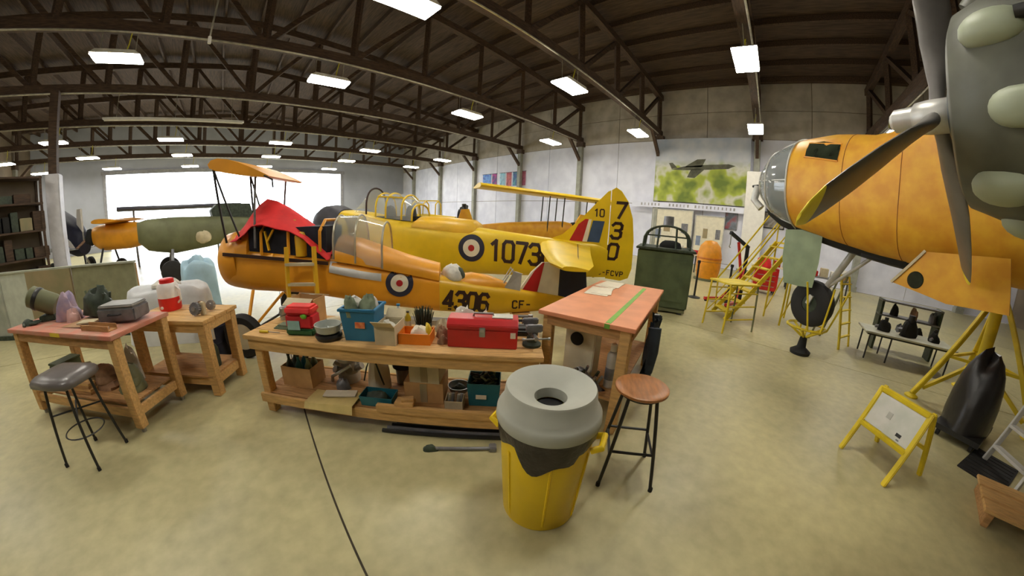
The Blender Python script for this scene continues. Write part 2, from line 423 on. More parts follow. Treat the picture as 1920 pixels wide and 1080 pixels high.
# ---- long pine workbench (local x along its front edge, y to the back)
BA = math.atan2(-.735, .68)
BO = (-.04, 3.15)
BL, BD, BZ, SH = 2.62, .70, .80, .22
bench = thing('workbench', 'long pine workbench crowded with boxes behind the yellow bin', 'workbench', (BO[0], BO[1], 0), BA)
for i in range(4):
    MB().box((BL/2, BD*(i+.5)/4, BZ-.02), (BL, BD/4-.004, .04)).build('top_plank', wood, bench, bevel=.004)
MB().box((BL/2, .045, BZ-.09), (BL-.06, .035, .1)).build('front_apron', wood, bench, bevel=.004)
MB().box((BL/2, BD-.045, BZ-.09), (BL-.06, .035, .1)).build('back_apron', wood, bench, bevel=.004)
for x in (.11, BL-.08):
    for y in (.1, BD-.08): legbox('leg', bench, x, y, 0, BZ-.04, .09, wood)
for y in (.035, BD-.02): MB().box((BL/2, y, .17), (BL-.1, .035, .09)).build('shelf_rail', wood, bench, bevel=.004)
for i in range(4):
    MB().box((BL/2, .08+(BD-.12)*(i+.5)/4-.02, SH-.012), (BL-.12, (BD-.12)/4-.006, .02)).build('shelf_board', woodd, bench)
MB().box((1.78, .02, SH+.035), (1.0, .045, .07)).build('shelf_lip', wood, bench, bevel=.004)
def bpt(a, b, z=0):
    c, s = math.cos(BA), math.sin(BA); return (BO[0]+a*c-b*s, BO[1]+a*s+b*c, z)
def on_bench(name, label, cat, a, b, z=BZ, rz=0, group=None): return thing(name, label, cat, bpt(a, b, z), BA+rz, group)

# open-topped box with walls
def tub(t, name, m, sx, sy, h, th=.006, flare=1.0, bevel=0):
    mb = MB()
    def ring(k, i, z): return [(-sx/2*k+i, -sy/2*k+i, z), (sx/2*k-i, -sy/2*k+i, z), (sx/2*k-i, sy/2*k-i, z), (-sx/2*k+i, sy/2*k-i, z)]
    mb.loft([ring(1/flare, 0, 0), ring(1, 0, h), ring(1, th, h), ring(1/flare, th, th)], True)
    return mb.build(name, m, t, bevel=bevel)
# cardboard carton at the back of the bench
t = on_bench('cardboard_box', 'tan cardboard box standing behind the red and green bag', 'box', .4, .50)
tub(t, 'carton', cardboard, .30, .2, .24)
MB().box((0, .14, .235), (.29, .1, .006), R=Matrix.Rotation(-.3, 3, 'X')).build('flap', cardpale, t)
MB().box((0, -.14, .225), (.29, .1, .006), R=Matrix.Rotation(.5, 3, 'X')).build('flap', cardpale, t)
# red / green tool bag
t = on_bench('tool_bag', 'red soft tool bag with green base and pale label', 'bag', .56, .20, rz=.12)
MB().box((0, 0, .03), (.27, .17, .06)).build('base', mat('bag_green', (44, 92, 50), .7), t, bevel=.015)
MB().box((0, 0, .125), (.265, .165, .13)).build('body', mat('bag_red', (206, 34, 44), .6, var=.15), t, bevel=.02)
MB().prism([(-.10, .19), (.10, .19), (.075, .255), (-.075, .255)], -.13, .13, 'x').build('flap', mat('bag_flap', (226, 46, 42), .5, var=.15), t, bevel=.018)
MB().box((-.045, -.088, .095), (.12, .006, .08)).build('label_patch', mat('patch_blue', (150, 190, 190), .6), t)
MB().lump((.06, -.085, .175), (.06, .03, .04), 3, .15, flat=False).build('green_tag', mat('lime', (110, 180, 40), .5), t, smooth=True)
# paper roll beside
t = on_bench('paper_roll', 'cream paper roll lying between the red bag and blue bin', 'roll', .83, .46, rz=.9)
MB().lathe([(.012, -.17), (.05, -.17), (.05, .17), (.012, .17), (.012, -.17)], 20, (0, 0, .05), axis='X').build('roll', cardpale, t, smooth=True)
MB().box((0, -.06, .004), (.34, .1, .006)).build('loose_edge', paper, t)
# round dish
t = on_bench('parts_dish', 'clear grey dish on a black base holding small parts', 'dish', .86, .13)
MB().lathe([(0, 0), (.1, 0), (.115, .03), (.11, .05), (0, .05)], 28).build('base', black, t, smooth=True)
MB().lathe([(.07, .05), (.1, .07), (.115, .13), (.108, .13), (.092, .075), (0, .06)], 28).build('bowl', mat('dish_grey', (176, 180, 170), .25), t, smooth=True)
for i in range(5): MB().cyl((.05*math.cos(i*1.3), .05*math.sin(i*1.3), .065), (.05*math.cos(i*1.3)+.03, .05*math.sin(i*1.3), .09), .012, n=8).build('part', steel, t)
# blue plastic bin with rags
t = on_bench('plastic_bin', 'bright blue plastic bin filled with rags on the bench top', 'bin', 1.14, .24, rz=.06)
tub(t, 'tub', blueb, .30, .26, .27, .008, 1.18)
rim = MB()
for s in (-1, 1):
    rim.box((s*.148, 0, .262), (.028, .29, .022)); rim.box((0, s*.128, .262), (.31, .028, .022))
rim.build('rim', blueb, t, bevel=.004)
MB().box((.02, -.127, .14), (.085, .004, .05), R=Matrix.Rotation(-.09, 3, 'X')).build('label_sticker', mat('sticker', (228, 150, 90), .6, scale=30, c2=(216, 100, 60)), t)
for i, (x, y, s) in enumerate([(-.06, .02, .17), (.06, -.03, .16), (.05, .07, .14), (-.07, -.07, .12)]):
    MB().lump((x, y, .2), (s, s, .13+.03*(i % 2)), 20+i, .3).build('rag', [ragw, ragg][i % 2], t, smooth=True)
# pale open carton
t = on_bench('open_carton', 'pale open cardboard carton beside the blue plastic bin', 'box', 1.39, .20, rz=0)
tub(t, 'carton', cardpale, .17, .24, .16)
for s in (-1, 1): MB().box((0, s*.15, .18), (.165, .1, .005), R=Matrix.Rotation(s*.7, 3, 'X')).build('flap', cardpale, t)
MB().lump((0, 0, .06), (.12, .17, .1), 31, .3).build('rag', ragw, t, smooth=True)
# bristle cup
t = on_bench('bristle_brush', 'dark round bristle brush standing behind the orange tray', 'brush', 1.60, .47)
MB().lathe([(0, 0), (.06, 0), (.075, .05), (.07, .07), (0, .07)], 24).build('holder', dkgreen, t, smooth=True)
br = MB(); rg = random.Random(4)
for i in range(150):
    a = rg.uniform(0, 2*PI); r = .068*math.sqrt(rg.random()); k = 1.25+.25*rg.random()
    br.cyl((r*math.cos(a), r*math.sin(a), .06), (k*r*math.cos(a), k*r*math.sin(a), .16+.05*rg.random()), .004, .002, 4)
o = br.build('bristles', dkgreen, t); o['kind'] = 'stuff'
# orange tray
t = on_bench('parts_tray', 'low orange cardboard tray with white tissue and yellow rag', 'tray', 1.61, .22, rz=.03)
tub(t, 'tray', orangeb, .26, .18, .09)
MB().lump((.03, .02, .05), (.16, .12, .07), 41, .35).build('tissue', paper, t, smooth=True)
MB().lump((.09, .03, .05), (.06, .1, .09), 42, .35).build('yellow_rag', tapey, t, smooth=True)
for i, (a, b, s) in enumerate([(1.80, .33, .11), (1.83, .20, .08), (1.76, .48, .12)]):
    t = on_bench('shop_rag', ['crumpled brown rag beside the red steel toolbox', 'small crumpled brown rag at the toolbox corner', 'crumpled pale rag behind the brown rags'][i], 'rag', a, b, rz=i)
    MB().lump((0, 0, 0), (s, s*.9, s*.8), 50+i, .4).build('rag', [ragb, ragb, cardpale][i], t, smooth=True)
    MB().lump((s*.4, .02, 0), (s*.6, s*.5, s*.3), 55+i, .4).build('fold', [ragb, ragb, ragw][i], t, smooth=True)
# red steel tool box
t = on_bench('steel_toolbox', 'red steel toolbox with silver latch on the bench', 'toolbox', 2.15, .25, rz=.0)
MB().box((0, 0, .075), (.54, .23, .15)).build('body', redbox, t, bevel=.006)
lid = MB().prism([(-.119, .152), (.119, .152), (.119, .185), (.075, .225), (-.075, .225), (-.119, .185)], -.274, .274, 'x').build('lid', redbox, t, bevel=.005)
MB().tube([(-.08, 0, .222), (-.075, 0, .25), (.075, 0, .25), (.08, 0, .222)], .009, 8).build('handle', steel, lid, smooth=True)
lt = MB().box((0, -.122, .135), (.045, .012, .075)).build('latch', steel, t, bevel=.003)
MB().box((0, -.13, .15), (.03, .008, .02)).build('latch_hook', alu, lt)
MB().box((.235, -.118, .115), (.04, .006, .045)).build('sticker', paper, t)
for s in (-1, 1): MB().box((s*.2, .121, .155), (.05, .008, .03)).build('hinge', steel, t)
MB().box((.15, .0, .231), (.16, .1, .008)).build('rag', ragw, t)
# bench vise
t = on_bench('bench_vise', 'grey bench vise bolted at the end of the workbench', 'vise', 2.54, .24, rz=.15)
MB().lathe([(0, 0), (.075, 0), (.075, .02), (.045, .035), (.04, .08), (0, .08)], 20).build('base', dkgreen, t, smooth=True)
MB().box((0, .03, .12), (.07, .18, .07)).build('body', greym, t, bevel=.015)
MB().box((0, .09, .175), (.13, .04, .05)).build('rear_jaw', greym, t, bevel=.008)
MB().box((0, -.06, .165), (.13, .04, .06)).build('front_jaw', greym, t, bevel=.008)
MB().cyl((0, -.04, .11), (0, -.15, .11), .017, n=12).build('screw', steel, t, smooth=True)
hd = MB().cyl((-.1, -.145, .11), (.1, -.145, .11), .007, n=8).build('handle', steel, t)
for s in (-1, 1): MB().lathe([(0, -.012), (.012, -.008), (.012, .008), (0, .012)], 10, (s*.1, -.145, .11), axis='X').build('knob', steel, hd, smooth=True)
# things behind the toolbox
t = on_bench('metal_tube', 'long pale metal trough lying along the back of the bench', 'trough', 1.70, .645)
MB().prism([(-.05, 0), (.05, 0), (.05, .05), (.044, .05), (.044, .008), (-.044, .008), (-.044, .05), (-.05, .05)], -.72, .72, 'x').build('trough', alu, t)
for s in (-1, 1): MB().box((s*.7, 0, .03), (.01, .1, .06)).build('end_plate', alu, t)
t = on_bench('cleaning_cloth', 'bundled white cleaning cloth behind the red toolbox', 'cloth', 1.99, .49)
MB().lump((0, 0, 0), (.24, .14, .20), 71, .4, 18, 11).build('bundle', ragw, t, smooth=True)
MB().lump((.16, 0, 0), (.16, .09, .17), 72, .4).build('tail', paper, t, smooth=True)
t = on_bench('ratchet_set', 'dark steel ratchet handles stacked behind the vise', 'tools', 2.42, .50)
for i in range(4):
    b = MB().cyl((-.12, i*.03-.05, .05+.03*i), (.12, i*.03-.06, .06+.03*i), .012, n=8).build('ratchet', [black, steel][i % 2], t, smooth=True)
    MB().lathe([(0, -.015), (.022, -.015), (.022, .015), (0, .015)], 12, (.12, i*.03-.06, .06+.03*i)).build('head', steel, b, smooth=True)
MB().box((0, 0, .02), (.26, .16, .04)).build('case', black, t, bevel=.006)

# ---- lower shelf of the workbench
t = on_bench('bottle_carton', 'cardboard box of dark bottles on the shelf below the bench', 'box', .36, .34, SH)
tub(t, 'carton', cardboard, .34, .24, .20)
for i in range(6):
    x, y = -.11+.11*(i % 3), -.05+.1*(i//3)
    b = MB().lathe([(0, .01), (.036, .01), (.036, .2), (.014, .25), (.014, .29), (0, .29)], 12, (x, y, 0)).build('bottle', [dkgreen, tealb, ragg][i % 3], t, smooth=True)
    MB().lathe([(0, .29), (.017, .29), (.017, .31), (0, .31)], 10, (x, y, 0)).build('cap', black, b)
t = on_bench('engine_part', 'grey cast engine parts piled on the bench shelf', 'engine part', .80, .48, SH)
MB().lathe([(0, 0), (.11, 0), (.11, .1), (.08, .12), (.08, .2), (.1, .22), (.1, .25), (0, .25)], 20).build('casting', alu, t, smooth=True)
for k in range(6):
    a = k*PI/3; MB().cyl((.07*math.cos(a), .07*math.sin(a), .12), (.15*math.cos(a), .15*math.sin(a), .17), .03, .035, 12).build('port', steel, t, smooth=True)
MB().tube([(-.14, -.1, .02), (-.1, -.15, .1), (0, -.16, .16), (.1, -.13, .22)], .016, 8).build('pipe', steel, t, smooth=True)
MB().lump((.02, -.17, 0), (.14, .1, .1), 77, .4).build('carburettor', greym, t, smooth=True)
t = on_bench('canvas_sack', 'cream canvas sack slumped on the bench shelf', 'sack', 1.14, .44, SH)
MB().lump((0, 0, 0), (.22, .26, .36), 81, .3, 18, 12).build('sack', paper, t, smooth=True)
MB().tube([(-.1, -.12, .1), (-.05, -.14, .25), (0, -.1, .38), (.06, -.12, .2), (.1, -.13, .08)], .008, 6).build('cord', dkgreen, t)
t = on_bench('strap_can', 'coiled black strap hanging round a grey can on the shelf', 'strap', 1.36, .55, SH)
MB().lathe([(0, 0), (.08, 0), (.088, .3), (.07, .33), (0, .33)], 24).build('can', mat('can_grey', (150, 148, 144), .5), t, smooth=True)
MB().lathe([(.09, .16), (.112, .17), (.115, .22), (.092, .23), (.09, .16)], 24).build('strap', black, t, smooth=True)
for i, (a, b, sx, sy, h, z, lab) in enumerate([(1.64, .34, .34, .28, .2, SH, 'wide brown cardboard box at the bottom of the bench shelf'), (1.80, .33, .26, .26, .17, SH+.2, 'smaller cardboard box stacked on the wide brown box')]):
    if i == 1: a = 1.66
    t = on_bench('cardboard_box', lab, 'box', a, b, z, .03*(1-2*i))
    tub(t, 'carton', [cardboard, cardpale][i], sx, sy, h)
    for s in (-1, 1): MB().box((0, s*sy/4, h-.004), (sx-.004, sy/2-.004, .005)).build('flap', [cardboard, cardboard][i], t)
    MB().box((0, -sy/2-.002, h*.5), (.06, .003, h*.9)).build('tape_strip', tanboard, t)
t = on_bench('cable_bin', 'blue-green plastic bin of tangled cables on the bench shelf', 'bin', 2.16, .32, SH)
tub(t, 'tub', tealb, .28, .24, .22, .008, 1.12)
rg = random.Random(9)
for i in range(9):
    pts = []; ph = rg.uniform(0, 6)
    for k in range(13):
        a = ph+k*.55; r = .06+.05*math.sin(k*1.7+i); pts.append((r*1.1*math.cos(a), r*.9*math.sin(a), .13+.014*i+.03*math.sin(k+i)))
    MB().tube(pts, .009, 6).build('cable', [dkgreen, ragg, black][i % 3], t, smooth=True)
MB().box((-.02, -.125, .1), (.09, .004, .04)).build('label_strip', paper, t)
t = on_bench('folded_drawing', 'folded yellowed paper drawings drooping off the shelf', 'paper', .82, .12, SH+.003)
dm = MB(); n = 10
for i in range(n):
    x0, x1 = -.24+.48*i/n, -.24+.48*(i+1)/n
    z = lambda x: .012+.012*math.sin(9*x)
    dm.add([(x0, -.125, z(x0)), (x1, -.125, z(x1)), (x1, .1, z(x1)), (x0, .1, z(x0))], [(0, 1, 2, 3)])
    dm.add([(x0, -.125, z(x0)), (x1, -.125, z(x1)), (x1, -.15, -.05), (x0, -.15, -.05)], [(0, 1, 2, 3)])
dm.build('sheet', mat('old_paper', (206, 184, 120), .8), t)
MB().box((.05, .03, .035), (.3, .1, .01), rz=.2).build('top_sheet', paper, t)
t = on_bench('parts_tray', 'flat teal tray on the shelf between papers and boxes', 'tray', 1.25, .15, SH+.002)
tub(t, 'tray', tealb, .30, .17, .09, .006, 1.1)
MB().lump((0, 0, .02), (.22, .12, .08), 91, .3).build('contents', dkgreen, t, smooth=True)
t = on_bench('wood_block', 'pale pine offcut lying on the shelf lip', 'wood', 1.52, .06, SH+.072)
MB().box((0, 0, .015), (.16, .1, .03)).build('block', wood, t, bevel=.003)
MB().box((.02, .01, .04), (.1, .06, .02), rz=.3).build('chip', wood, t)
# rods lying on the floor under the bench
t = thing('steel_rods', 'bundle of dark steel rods on the floor under the workbench', 'rods', bpt(1.85, .12, 0), BA)
for i in range(6): MB().cyl((-.55+.03*i, -.1+.045*i, .02), (.55-.04*i, -.08+.04*i, .022), .018, n=8).build('rod', [black, greym][i % 2], t, smooth=True)
t = thing('jack_handle', 'grey jack handle lying in front of the steel rods', 'bar', bpt(2.0, -.12, 0), BA+.1)
MB().cyl((-.2, 0, .02), (.24, 0, .02), .014, n=8).build('bar', greym, t, smooth=True)
MB().lump((-.24, 0, 0), (.12, .06, .05), 5, .2).build('grip', dkgreen, t, smooth=True)
MB().box((.26, 0, .025), (.06, .07, .05)).build('socket', greym, t, bevel=.008)

# ---- tall salmon-topped table
HA = math.atan2(-.84, .14); HO = (2.11, 1.59); HZ = 1.02
high = thing('tall_table', 'tall pine table with a salmon painted top beside the stool', 'table', (HO[0], HO[1], 0), HA)
HW, HD = .85, 1.80
MB().box((HW/2, HD/2, HZ-.018), (HW, HD, .036)).build('table_top', redtop, high, bevel=.004)
for x in (.07, HW-.08):
    for y in (.09, HD-.1):
        MB().box((x, y, (HZ-.036)/2), (.09, .12 if x > .3 else .07, HZ-.036)).build('leg', wood, high, bevel=.006)
MB().box((HW/2, .06, HZ-.085), (HW-.14, .035, .09)).build('apron', woodd, high, bevel=.004)
MB().box((HW/2, HD-.06, HZ-.085), (HW-.14, .035, .09)).build('apron', woodd, high, bevel=.004)
for x in (.05, HW-.04): MB().box((x, HD/2, HZ-.085), (.035, HD-.14, .09)).build('apron', woodd, high, bevel=.004)
MB().box((HW/2, HD/2, .3), (HW-.2, HD-.2, .025)).build('shelf', woodd, high)
MB().box((.62, HD/2-.05, HZ+.0012), (.045, HD-.15, .0025)).build('green_stripe', tapeg, high)
MB().box((.62, -.001, HZ-.02), (.045, .004, .04)).build('green_stripe', tapeg, high)
def hpt(a, b, z):
    c, s = math.cos(HA), math.sin(HA); return (HO[0]+a*c-b*s, HO[1]+a*s+b*c, z)
for i, (a, b, rz, lab) in enumerate([(.2, 1.1, .1, 'white paper sheet lying on the salmon table top'), (.2, 1.56, -.1, 'second white paper sheet at the far end of the salmon table')]):
    t = thing('paper_sheet', lab, 'paper', hpt(a, b, HZ+.001), HA+rz)
    MB().box((0, 0, .002), (.26, .42, .004)).build('sheet', paper, t)
    MB().box((.03, .02, .006), (.22, .36, .003), rz=.12).build('sheet', paper, t)
# shelf contents of the tall table
t = thing('pale_case', 'pale panel with a round black opening under the salmon table', 'panel', hpt(.30, .42, .3135), HA)
MB().box((0, 0, .28), (.3, .22, .56)).build('case', cream, t, bevel=.01)
MB().lathe([(0, -.013), (.058, -.013), (.066, -.004), (.066, 0), (0, 0)], 24, (-.03, -.112, .4), axis='Y').build('opening', matte, t, smooth=True)
t = thing('spray_can', 'grey spray can standing under the salmon table', 'can', hpt(.63, .32, .3135), HA)
MB().lathe([(0, 0), (.05, 0), (.05, .32), (.035, .35), (.02, .36), (0, .36)], 20).build('body', alu, t, smooth=True)
MB().lathe([(0, .36), (.03, .36), (.03, .42), (.02, .43), (0, .43)], 16).build('cap', white, t, smooth=True)
MB().lathe([(.051, .08), (.0515, .2)], 20).build('label_band', greym, t, smooth=True)
t = thing('metal_scrap', 'heap of grey metal fittings under the salmon table', 'metal parts', hpt(.42, .2, .3135), HA)
MB().lump((0, 0, 0), (.36, .16, .14), 101, .45, 20, 10).build('heap', greym, t, smooth=True)
for i in range(7):
    a = i*.9; MB().cyl((.13*math.cos(a), .05*math.sin(a), .06), (.13*math.cos(a)+.05, .05*math.sin(a)-.04, .16+.02*(i % 3)), .014, n=8).build('fitting', [steel, dkgreen][i % 2], t, smooth=True)
t = thing('work_jacket', 'dark blue work jacket hung on the side of the salmon table', 'jacket', hpt(HW+.045, .62, 0), HA)
jk = MB(); rows = []
for j in range(9):
    z = .97-.085*j; wv = .30+.03*j
    rows.append([(.03*math.sin(3*k+j*.6)+.0+.03*math.sin(PI*k/10), -wv/2+wv*k/10, z-.02*math.sin(k)) for k in range(11)])
jk.loft(rows, False, 0, False)
jk.loft([[(p[0]+.035, p[1], p[2]) for p in r] for r in rows], False, 0, False)
jk.build('body', mat('denim', (44, 52, 62), .9, var=.3, scale=8), t, smooth=True)
MB().tube([(.05, -.16, .92), (.07, -.2, .7), (.06, -.19, .5)], [.06, .05, .04], 10).build('sleeve', mat('denim', (0, 0, 0)), t, smooth=True)
MB().cyl((.0, .1, .97), (.05, .1, .975), .01, n=8).build('hook', steel, t)

# ---- yellow bin with grey funnel lid
BP = (1.27, .83)
t = thing('waste_bin', 'round yellow waste bin with grey funnel lid and black liner', 'bin', (BP[0], BP[1], 0), math.atan2(BP[1], BP[0]))
MB().lathe([(0, 0), (.228, 0), (.238, .015), (.272, .70), (.285, .71), (.288, .755), (.272, .76), (.262, .74), (.232, .03), (0, .03)], 56).build('body', biny, t, smooth=True)
for a in (2.35, 3.3, 4.2, 5.2, .3, 1.4):
    MB().bar((.236*math.cos(a), .236*math.sin(a), .05), (.266*math.cos(a), .266*math.sin(a), .6), .02, .014).build('rib', biny, t, bevel=.004)
lb = MB(); n = 64; ringA = []; ringB = []; ringC = []
for k in range(n):
    a = 2*PI*k/n; d = abs(((a-PI*1.02+PI) % (2*PI))-PI); drop = .15*max(0, 1-(d/.62)**2)**.7+.06*(.5+.5*math.sin(3*a+.8))+.03*math.sin(7*a)
    ringA.append((.29*math.cos(a), .29*math.sin(a), .775)); zb = .70-drop
    rr = .2385+.0336*(zb/.70)+.012
    ringB.append(((rr+.012)*math.cos(a), (rr+.012)*math.sin(a), (zb+.775)/2+.05)); ringC.append((rr*math.cos(a), rr*math.sin(a), zb))
lb.loft([ringA, ringB, ringC], False)
lb.build('liner', binbag, t, smooth=True)
for a in (PI*1.42, PI*.42):
    c, s = math.cos(a), math.sin(a)
    MB().tube([(.272*c-.07*s, .272*s+.07*c, .62), (.325*c-.06*s, .325*s+.06*c, .645), (.325*c+.06*s, .325*s-.06*c, .645), (.272*c+.07*s, .272*s-.07*c, .62)], .02, 8).build('handle', biny, t, smooth=True)
ld = MB().lathe([(.27, .74), (.292, .74), (.298, .755), (.293, .80), (.284, .815), (.262, .835), (.250, .925), (.244, .935), (.234, .932), (.10, .865), (.092, .86), (.088, .80), (.105, .80), (.12, .83), (.24, .86), (.27, .74)], 64).build('lid', bing, t, smooth=True, ang=50)
MB().lathe([(0, .79), (.088, .79)], 32).build('dark_opening', matte, ld)

# ---- round wooden stool by the bin
def stool(name, label, loc, rz, sz, seat_r, fr, tr, seatm, legm, group=None, rails=True):
    t = thing(name, label, 'stool', (*loc, 0), rz, group)
    MB().lathe([(0, sz-.035), (seat_r*.9, sz-.035), (seat_r, sz-.022), (seat_r, sz-.006), (seat_r*.95, sz), (seat_r*.5, sz-.006), (0, sz-.01)], 40).build('seat', seatm, t, smooth=True, ang=50)
    for k in range(4):
        a = PI/4+k*PI/2; c, s = math.cos(a), math.sin(a)
        l = MB().cyl((fr*c, fr*s, 0), (tr*c, tr*s, sz-.035), .0125, n=10).build('leg', legm, t, smooth=True)
        MB().lathe([(0, 0), (.016, 0), (.016, .03), (.013, .035)], 10, (fr*c, fr*s, 0)).build('foot_cap', rubber, l)
    for zz, ex in ((.27, 0), (.30, 1)):
        rr = tr+(fr-tr)*(1-zz/(sz-.035))
        for k in range(4):
            if k % 2 != ex: continue
            a, b = PI/4+k*PI/2, PI/4+(k+1)*PI/2
            MB().cyl((rr*math.cos(a), rr*math.sin(a), zz), (rr*math.cos(b), rr*math.sin(b), zz), .010, n=8).build('rung', legm, t, smooth=True)
    MB().lathe([(tr+.0, sz-.06), (tr+.012, sz-.06), (tr+.012, sz-.036), (tr, sz-.036)], 30).build('seat_ring', legm, t, smooth=True)
    return t
stool('bar_stool', 'round brown wooden stool with black metal legs beside the bin', (1.93, .53), .50, .76, .185, .27, .13, seatb, black)

# ---- left table with worn red top
TA = math.atan2(-.99, 1.39); TO = (-2.53, 4.30); TZ = .95
def tpt(a, b, z=TZ):
    c, s = math.cos(TA), math.sin(TA); return (TO[0]+a*c-b*s, TO[1]+a*s+b*c, z)
tab = thing('work_table', 'pine work table with worn red top heaped with parts', 'table', (*TO, 0), TA)
TL, TD = 1.78, .72
MB().box((TL/2-.08, TD/2-.03, TZ-.02), (TL, TD, .04)).build('table_top', redtop2, tab, bevel=.005)
MB().box((TL/2-.08, .02, TZ-.085), (TL-.16, .035, .09)).build('apron', woodd, tab, bevel=.004)
MB().box((TL/2-.08, TD-.1, TZ-.085), (TL-.16, .035, .09)).build('apron', woodd, tab, bevel=.004)
for x in (.02, TL-.14):
    for y in (.04, TD-.09):
        l = legbox('leg', tab, x, y, .05, TZ-.04, .09, wood)
        MB().lathe([(0, 0), (.022, 0), (.022, .035), (.01, .05), (0, .05)], 12, (x, y, 0)).build('caster', steel, l, smooth=True)
    MB().box((x, TD/2-.02, .2), (.04, TD-.2, .09)).build('shelf_rail', wood, tab, bevel=.004)
for y in (.03, TD-.08): MB().box((TL/2-.08, y, .2), (TL-.2, .035, .09)).build('shelf_rail', wood, tab, bevel=.004)
for i in range(4): MB().box((TL/2-.08, .06+(TD-.16)*(i+.5)/4, .257), (TL-.24, (TD-.16)/4-.006, .02)).build('shelf_board', woodd, tab)
MB().box((.86, -.0312, TZ-.02), (.16, .004, .034)).build('yellow_tape', tapey, tab)
# items on it
def on_tab(name, label, cat, a, b, z=TZ, rz=0, group=None): return thing(name, label, cat, tpt(a, b, z), TA+rz, group)
t = on_tab('bench_motor', 'olive cylindrical motor tilted on the red table end', 'motor', .22, .32, rz=.6)
MB().box((0, 0, .03), (.18, .14, .06)).build('foot', dkgreen, t, bevel=.01)
MB().M = None
mt = MB(); mt.M = Matrix.Translation((-.02, 0, .2)) @ Matrix.Rotation(.45, 4, 'Y')
mt.lathe([(0, -.17), (.09, -.17), (.115, -.15), (.115, .12), (.1, .15), (0, .15)], 24, axis='X'); mt.build('drum', olive, t, smooth=True)
mt = MB(); mt.M = Matrix.Translation((-.02, 0, .2)) @ Matrix.Rotation(.45, 4, 'Y')
mt.lathe([(.117, -.1), (.122, -.09), (.122, -.06), (.117, -.05)], 24, axis='X'); mt.build('band', black, t, smooth=True)
MB().bar((0, .0, .06), (.0, 0, .15), .05, .08).build('bracket', black, t)
t = on_tab('shop_rag', 'pink and lilac rag heaped beside the olive motor', 'rag', .54, .36, rz=.3)
MB().lump((0, 0, 0), (.28, .22, .24), 111, .4, 18, 11).build('heap', mat('pink_rag', (196, 168, 172), .9, scale=7, c2=(150, 140, 170), bump=.5), t, smooth=True)
MB().lump((.12, -.08, 0), (.16, .14, .1), 112, .4).build('fold', mat('pink_rag2', (200, 160, 152), .9, var=.15, bump=.5), t, smooth=True)
t = on_tab('work_glove', 'dark green rubber glove lying by the olive motor', 'glove', .12, .12, rz=.4)
MB().lump((0, 0, 0), (.14, .1, .06), 113, .2).build('palm', dkgreen, t, smooth=True)
for i in range(4): MB().tube([(.05, -.035+.024*i, .02), (.1, -.045+.03*i, .022), (.135, -.045+.03*i, .016)], [.014, .014, .008], 8).build('finger', dkgreen, t, smooth=True)
MB().tube([(-.02, -.04, .02), (.01, -.085, .02), (.04, -.1, .015)], [.016, .015, .009], 8).build('thumb', dkgreen, t, smooth=True)
t = on_tab('kraft_paper', 'sheet of brown kraft paper under the parts on the red table', 'paper', .95, .34, rz=0)
pm_ = MB(); n = 12
z = lambda x, y: .004+.02*(.5+.5*math.sin(7*x+3*y))*abs(y)*4
for i in range(n):
    for j in range(5):
        x0, x1, y0, y1 = -.2+.4*i/n, -.2+.4*(i+1)/n, -.22+.44*j/5, -.22+.44*(j+1)/5
        pm_.add([(x0, y0, z(x0, y0)), (x1, y0, z(x1, y0)), (x1, y1, z(x1, y1)), (x0, y1, z(x0, y1))], [(0, 1, 2, 3)])
pm_.build('sheet', mat('kraft', (176, 136, 98), .8, var=.12), t, smooth=True)
MB().box((.1, -.1, .03), (.2, .12, .012), rz=.4).build('offcut', cardpale, t)
t = on_tab('parts_heap', 'dark green and grey engine parts heaped at the table back', 'engine part', .92, .5, TZ+.03)
MB().lump((0, 0, 0), (.42, .24, .24), 121, .45, 20, 11).build('heap', dkgreen, t, smooth=True)
for i in range(8):
    a = i*.8; MB().cyl((.13*math.cos(a), .06*math.sin(a), .05), (.13*math.cos(a)+.06*math.sin(i), .06*math.sin(a), .18+.03*(i % 3)), .018, .013, 8).build('fitting', [greym, dkgreen, ragg][i % 3], t, smooth=True)
t = on_tab('instrument_case', 'flat grey instrument case on the right of the red table', 'case', 1.40, .40, TZ+.024, rz=.25)
MB().box((0, 0, .06), (.42, .26, .12)).build('body', greym, t, bevel=.012)
MB().box((0, .0, .135), (.40, .24, .03)).build('lid', mat('case_lid', (150, 148, 144), .5), t, bevel=.01)
MB().tube([(-.07, -.135, .07), (-.06, -.165, .07), (.06, -.165, .07), (.07, -.135, .07)], .008, 6).build('handle', black, t, smooth=True)
t = on_tab('steel_bracket', 'brown channel bracket lying before the grey instrument case', 'bracket', 1.36, .12, rz=.0)
MB().prism([(-.05, 0), (.05, 0), (.05, .05), (.042, .05), (.042, .008), (-.042, .008), (-.042, .05), (-.05, .05)], -.2, .2, 'x').build('channel', woodd, t)
for s in (-1, 1): MB().cyl((s*.13, 0, .008), (s*.13, 0, .03), .015, n=8).build('bolt', steel, t)
# shelf of red table
for i, (a, b, sx, sy, sz, m, nm, lab, cat) in enumerate([
        (.95, .32, .34, .26, .14, ragb, 'leather_pile', 'brown folded leather pile on the low shelf of the red table', 'leather'),
        (1.35, .32, .3, .26, .16, olive, 'canvas_pile', 'olive canvas pile on the low shelf of the red table', 'canvas'),
        (.57, .36, .28, .22, .12, tanboard, 'sacking_pile', 'tan sacking pile on the low shelf behind the black stool', 'sacking')]):
    t = on_tab(nm, lab, cat, a, b, .2685, rz=.2*i)
    for j in range(3): MB().lump((0, 0, sz*j*.45), (sx*(1-.12*j), sy*(1-.1*j), sz*.8), 130+5*i+j, .25, 18, 8).build('fold', m, t, smooth=True)
t = on_tab('white_bundle', 'white cloth bundle on the low shelf of the red table', 'cloth', 1.15, .53, .2685)
MB().lump((0, 0, 0), (.26, .14, .34), 141, .25, 18, 11).build('bundle', ragw, t, smooth=True)
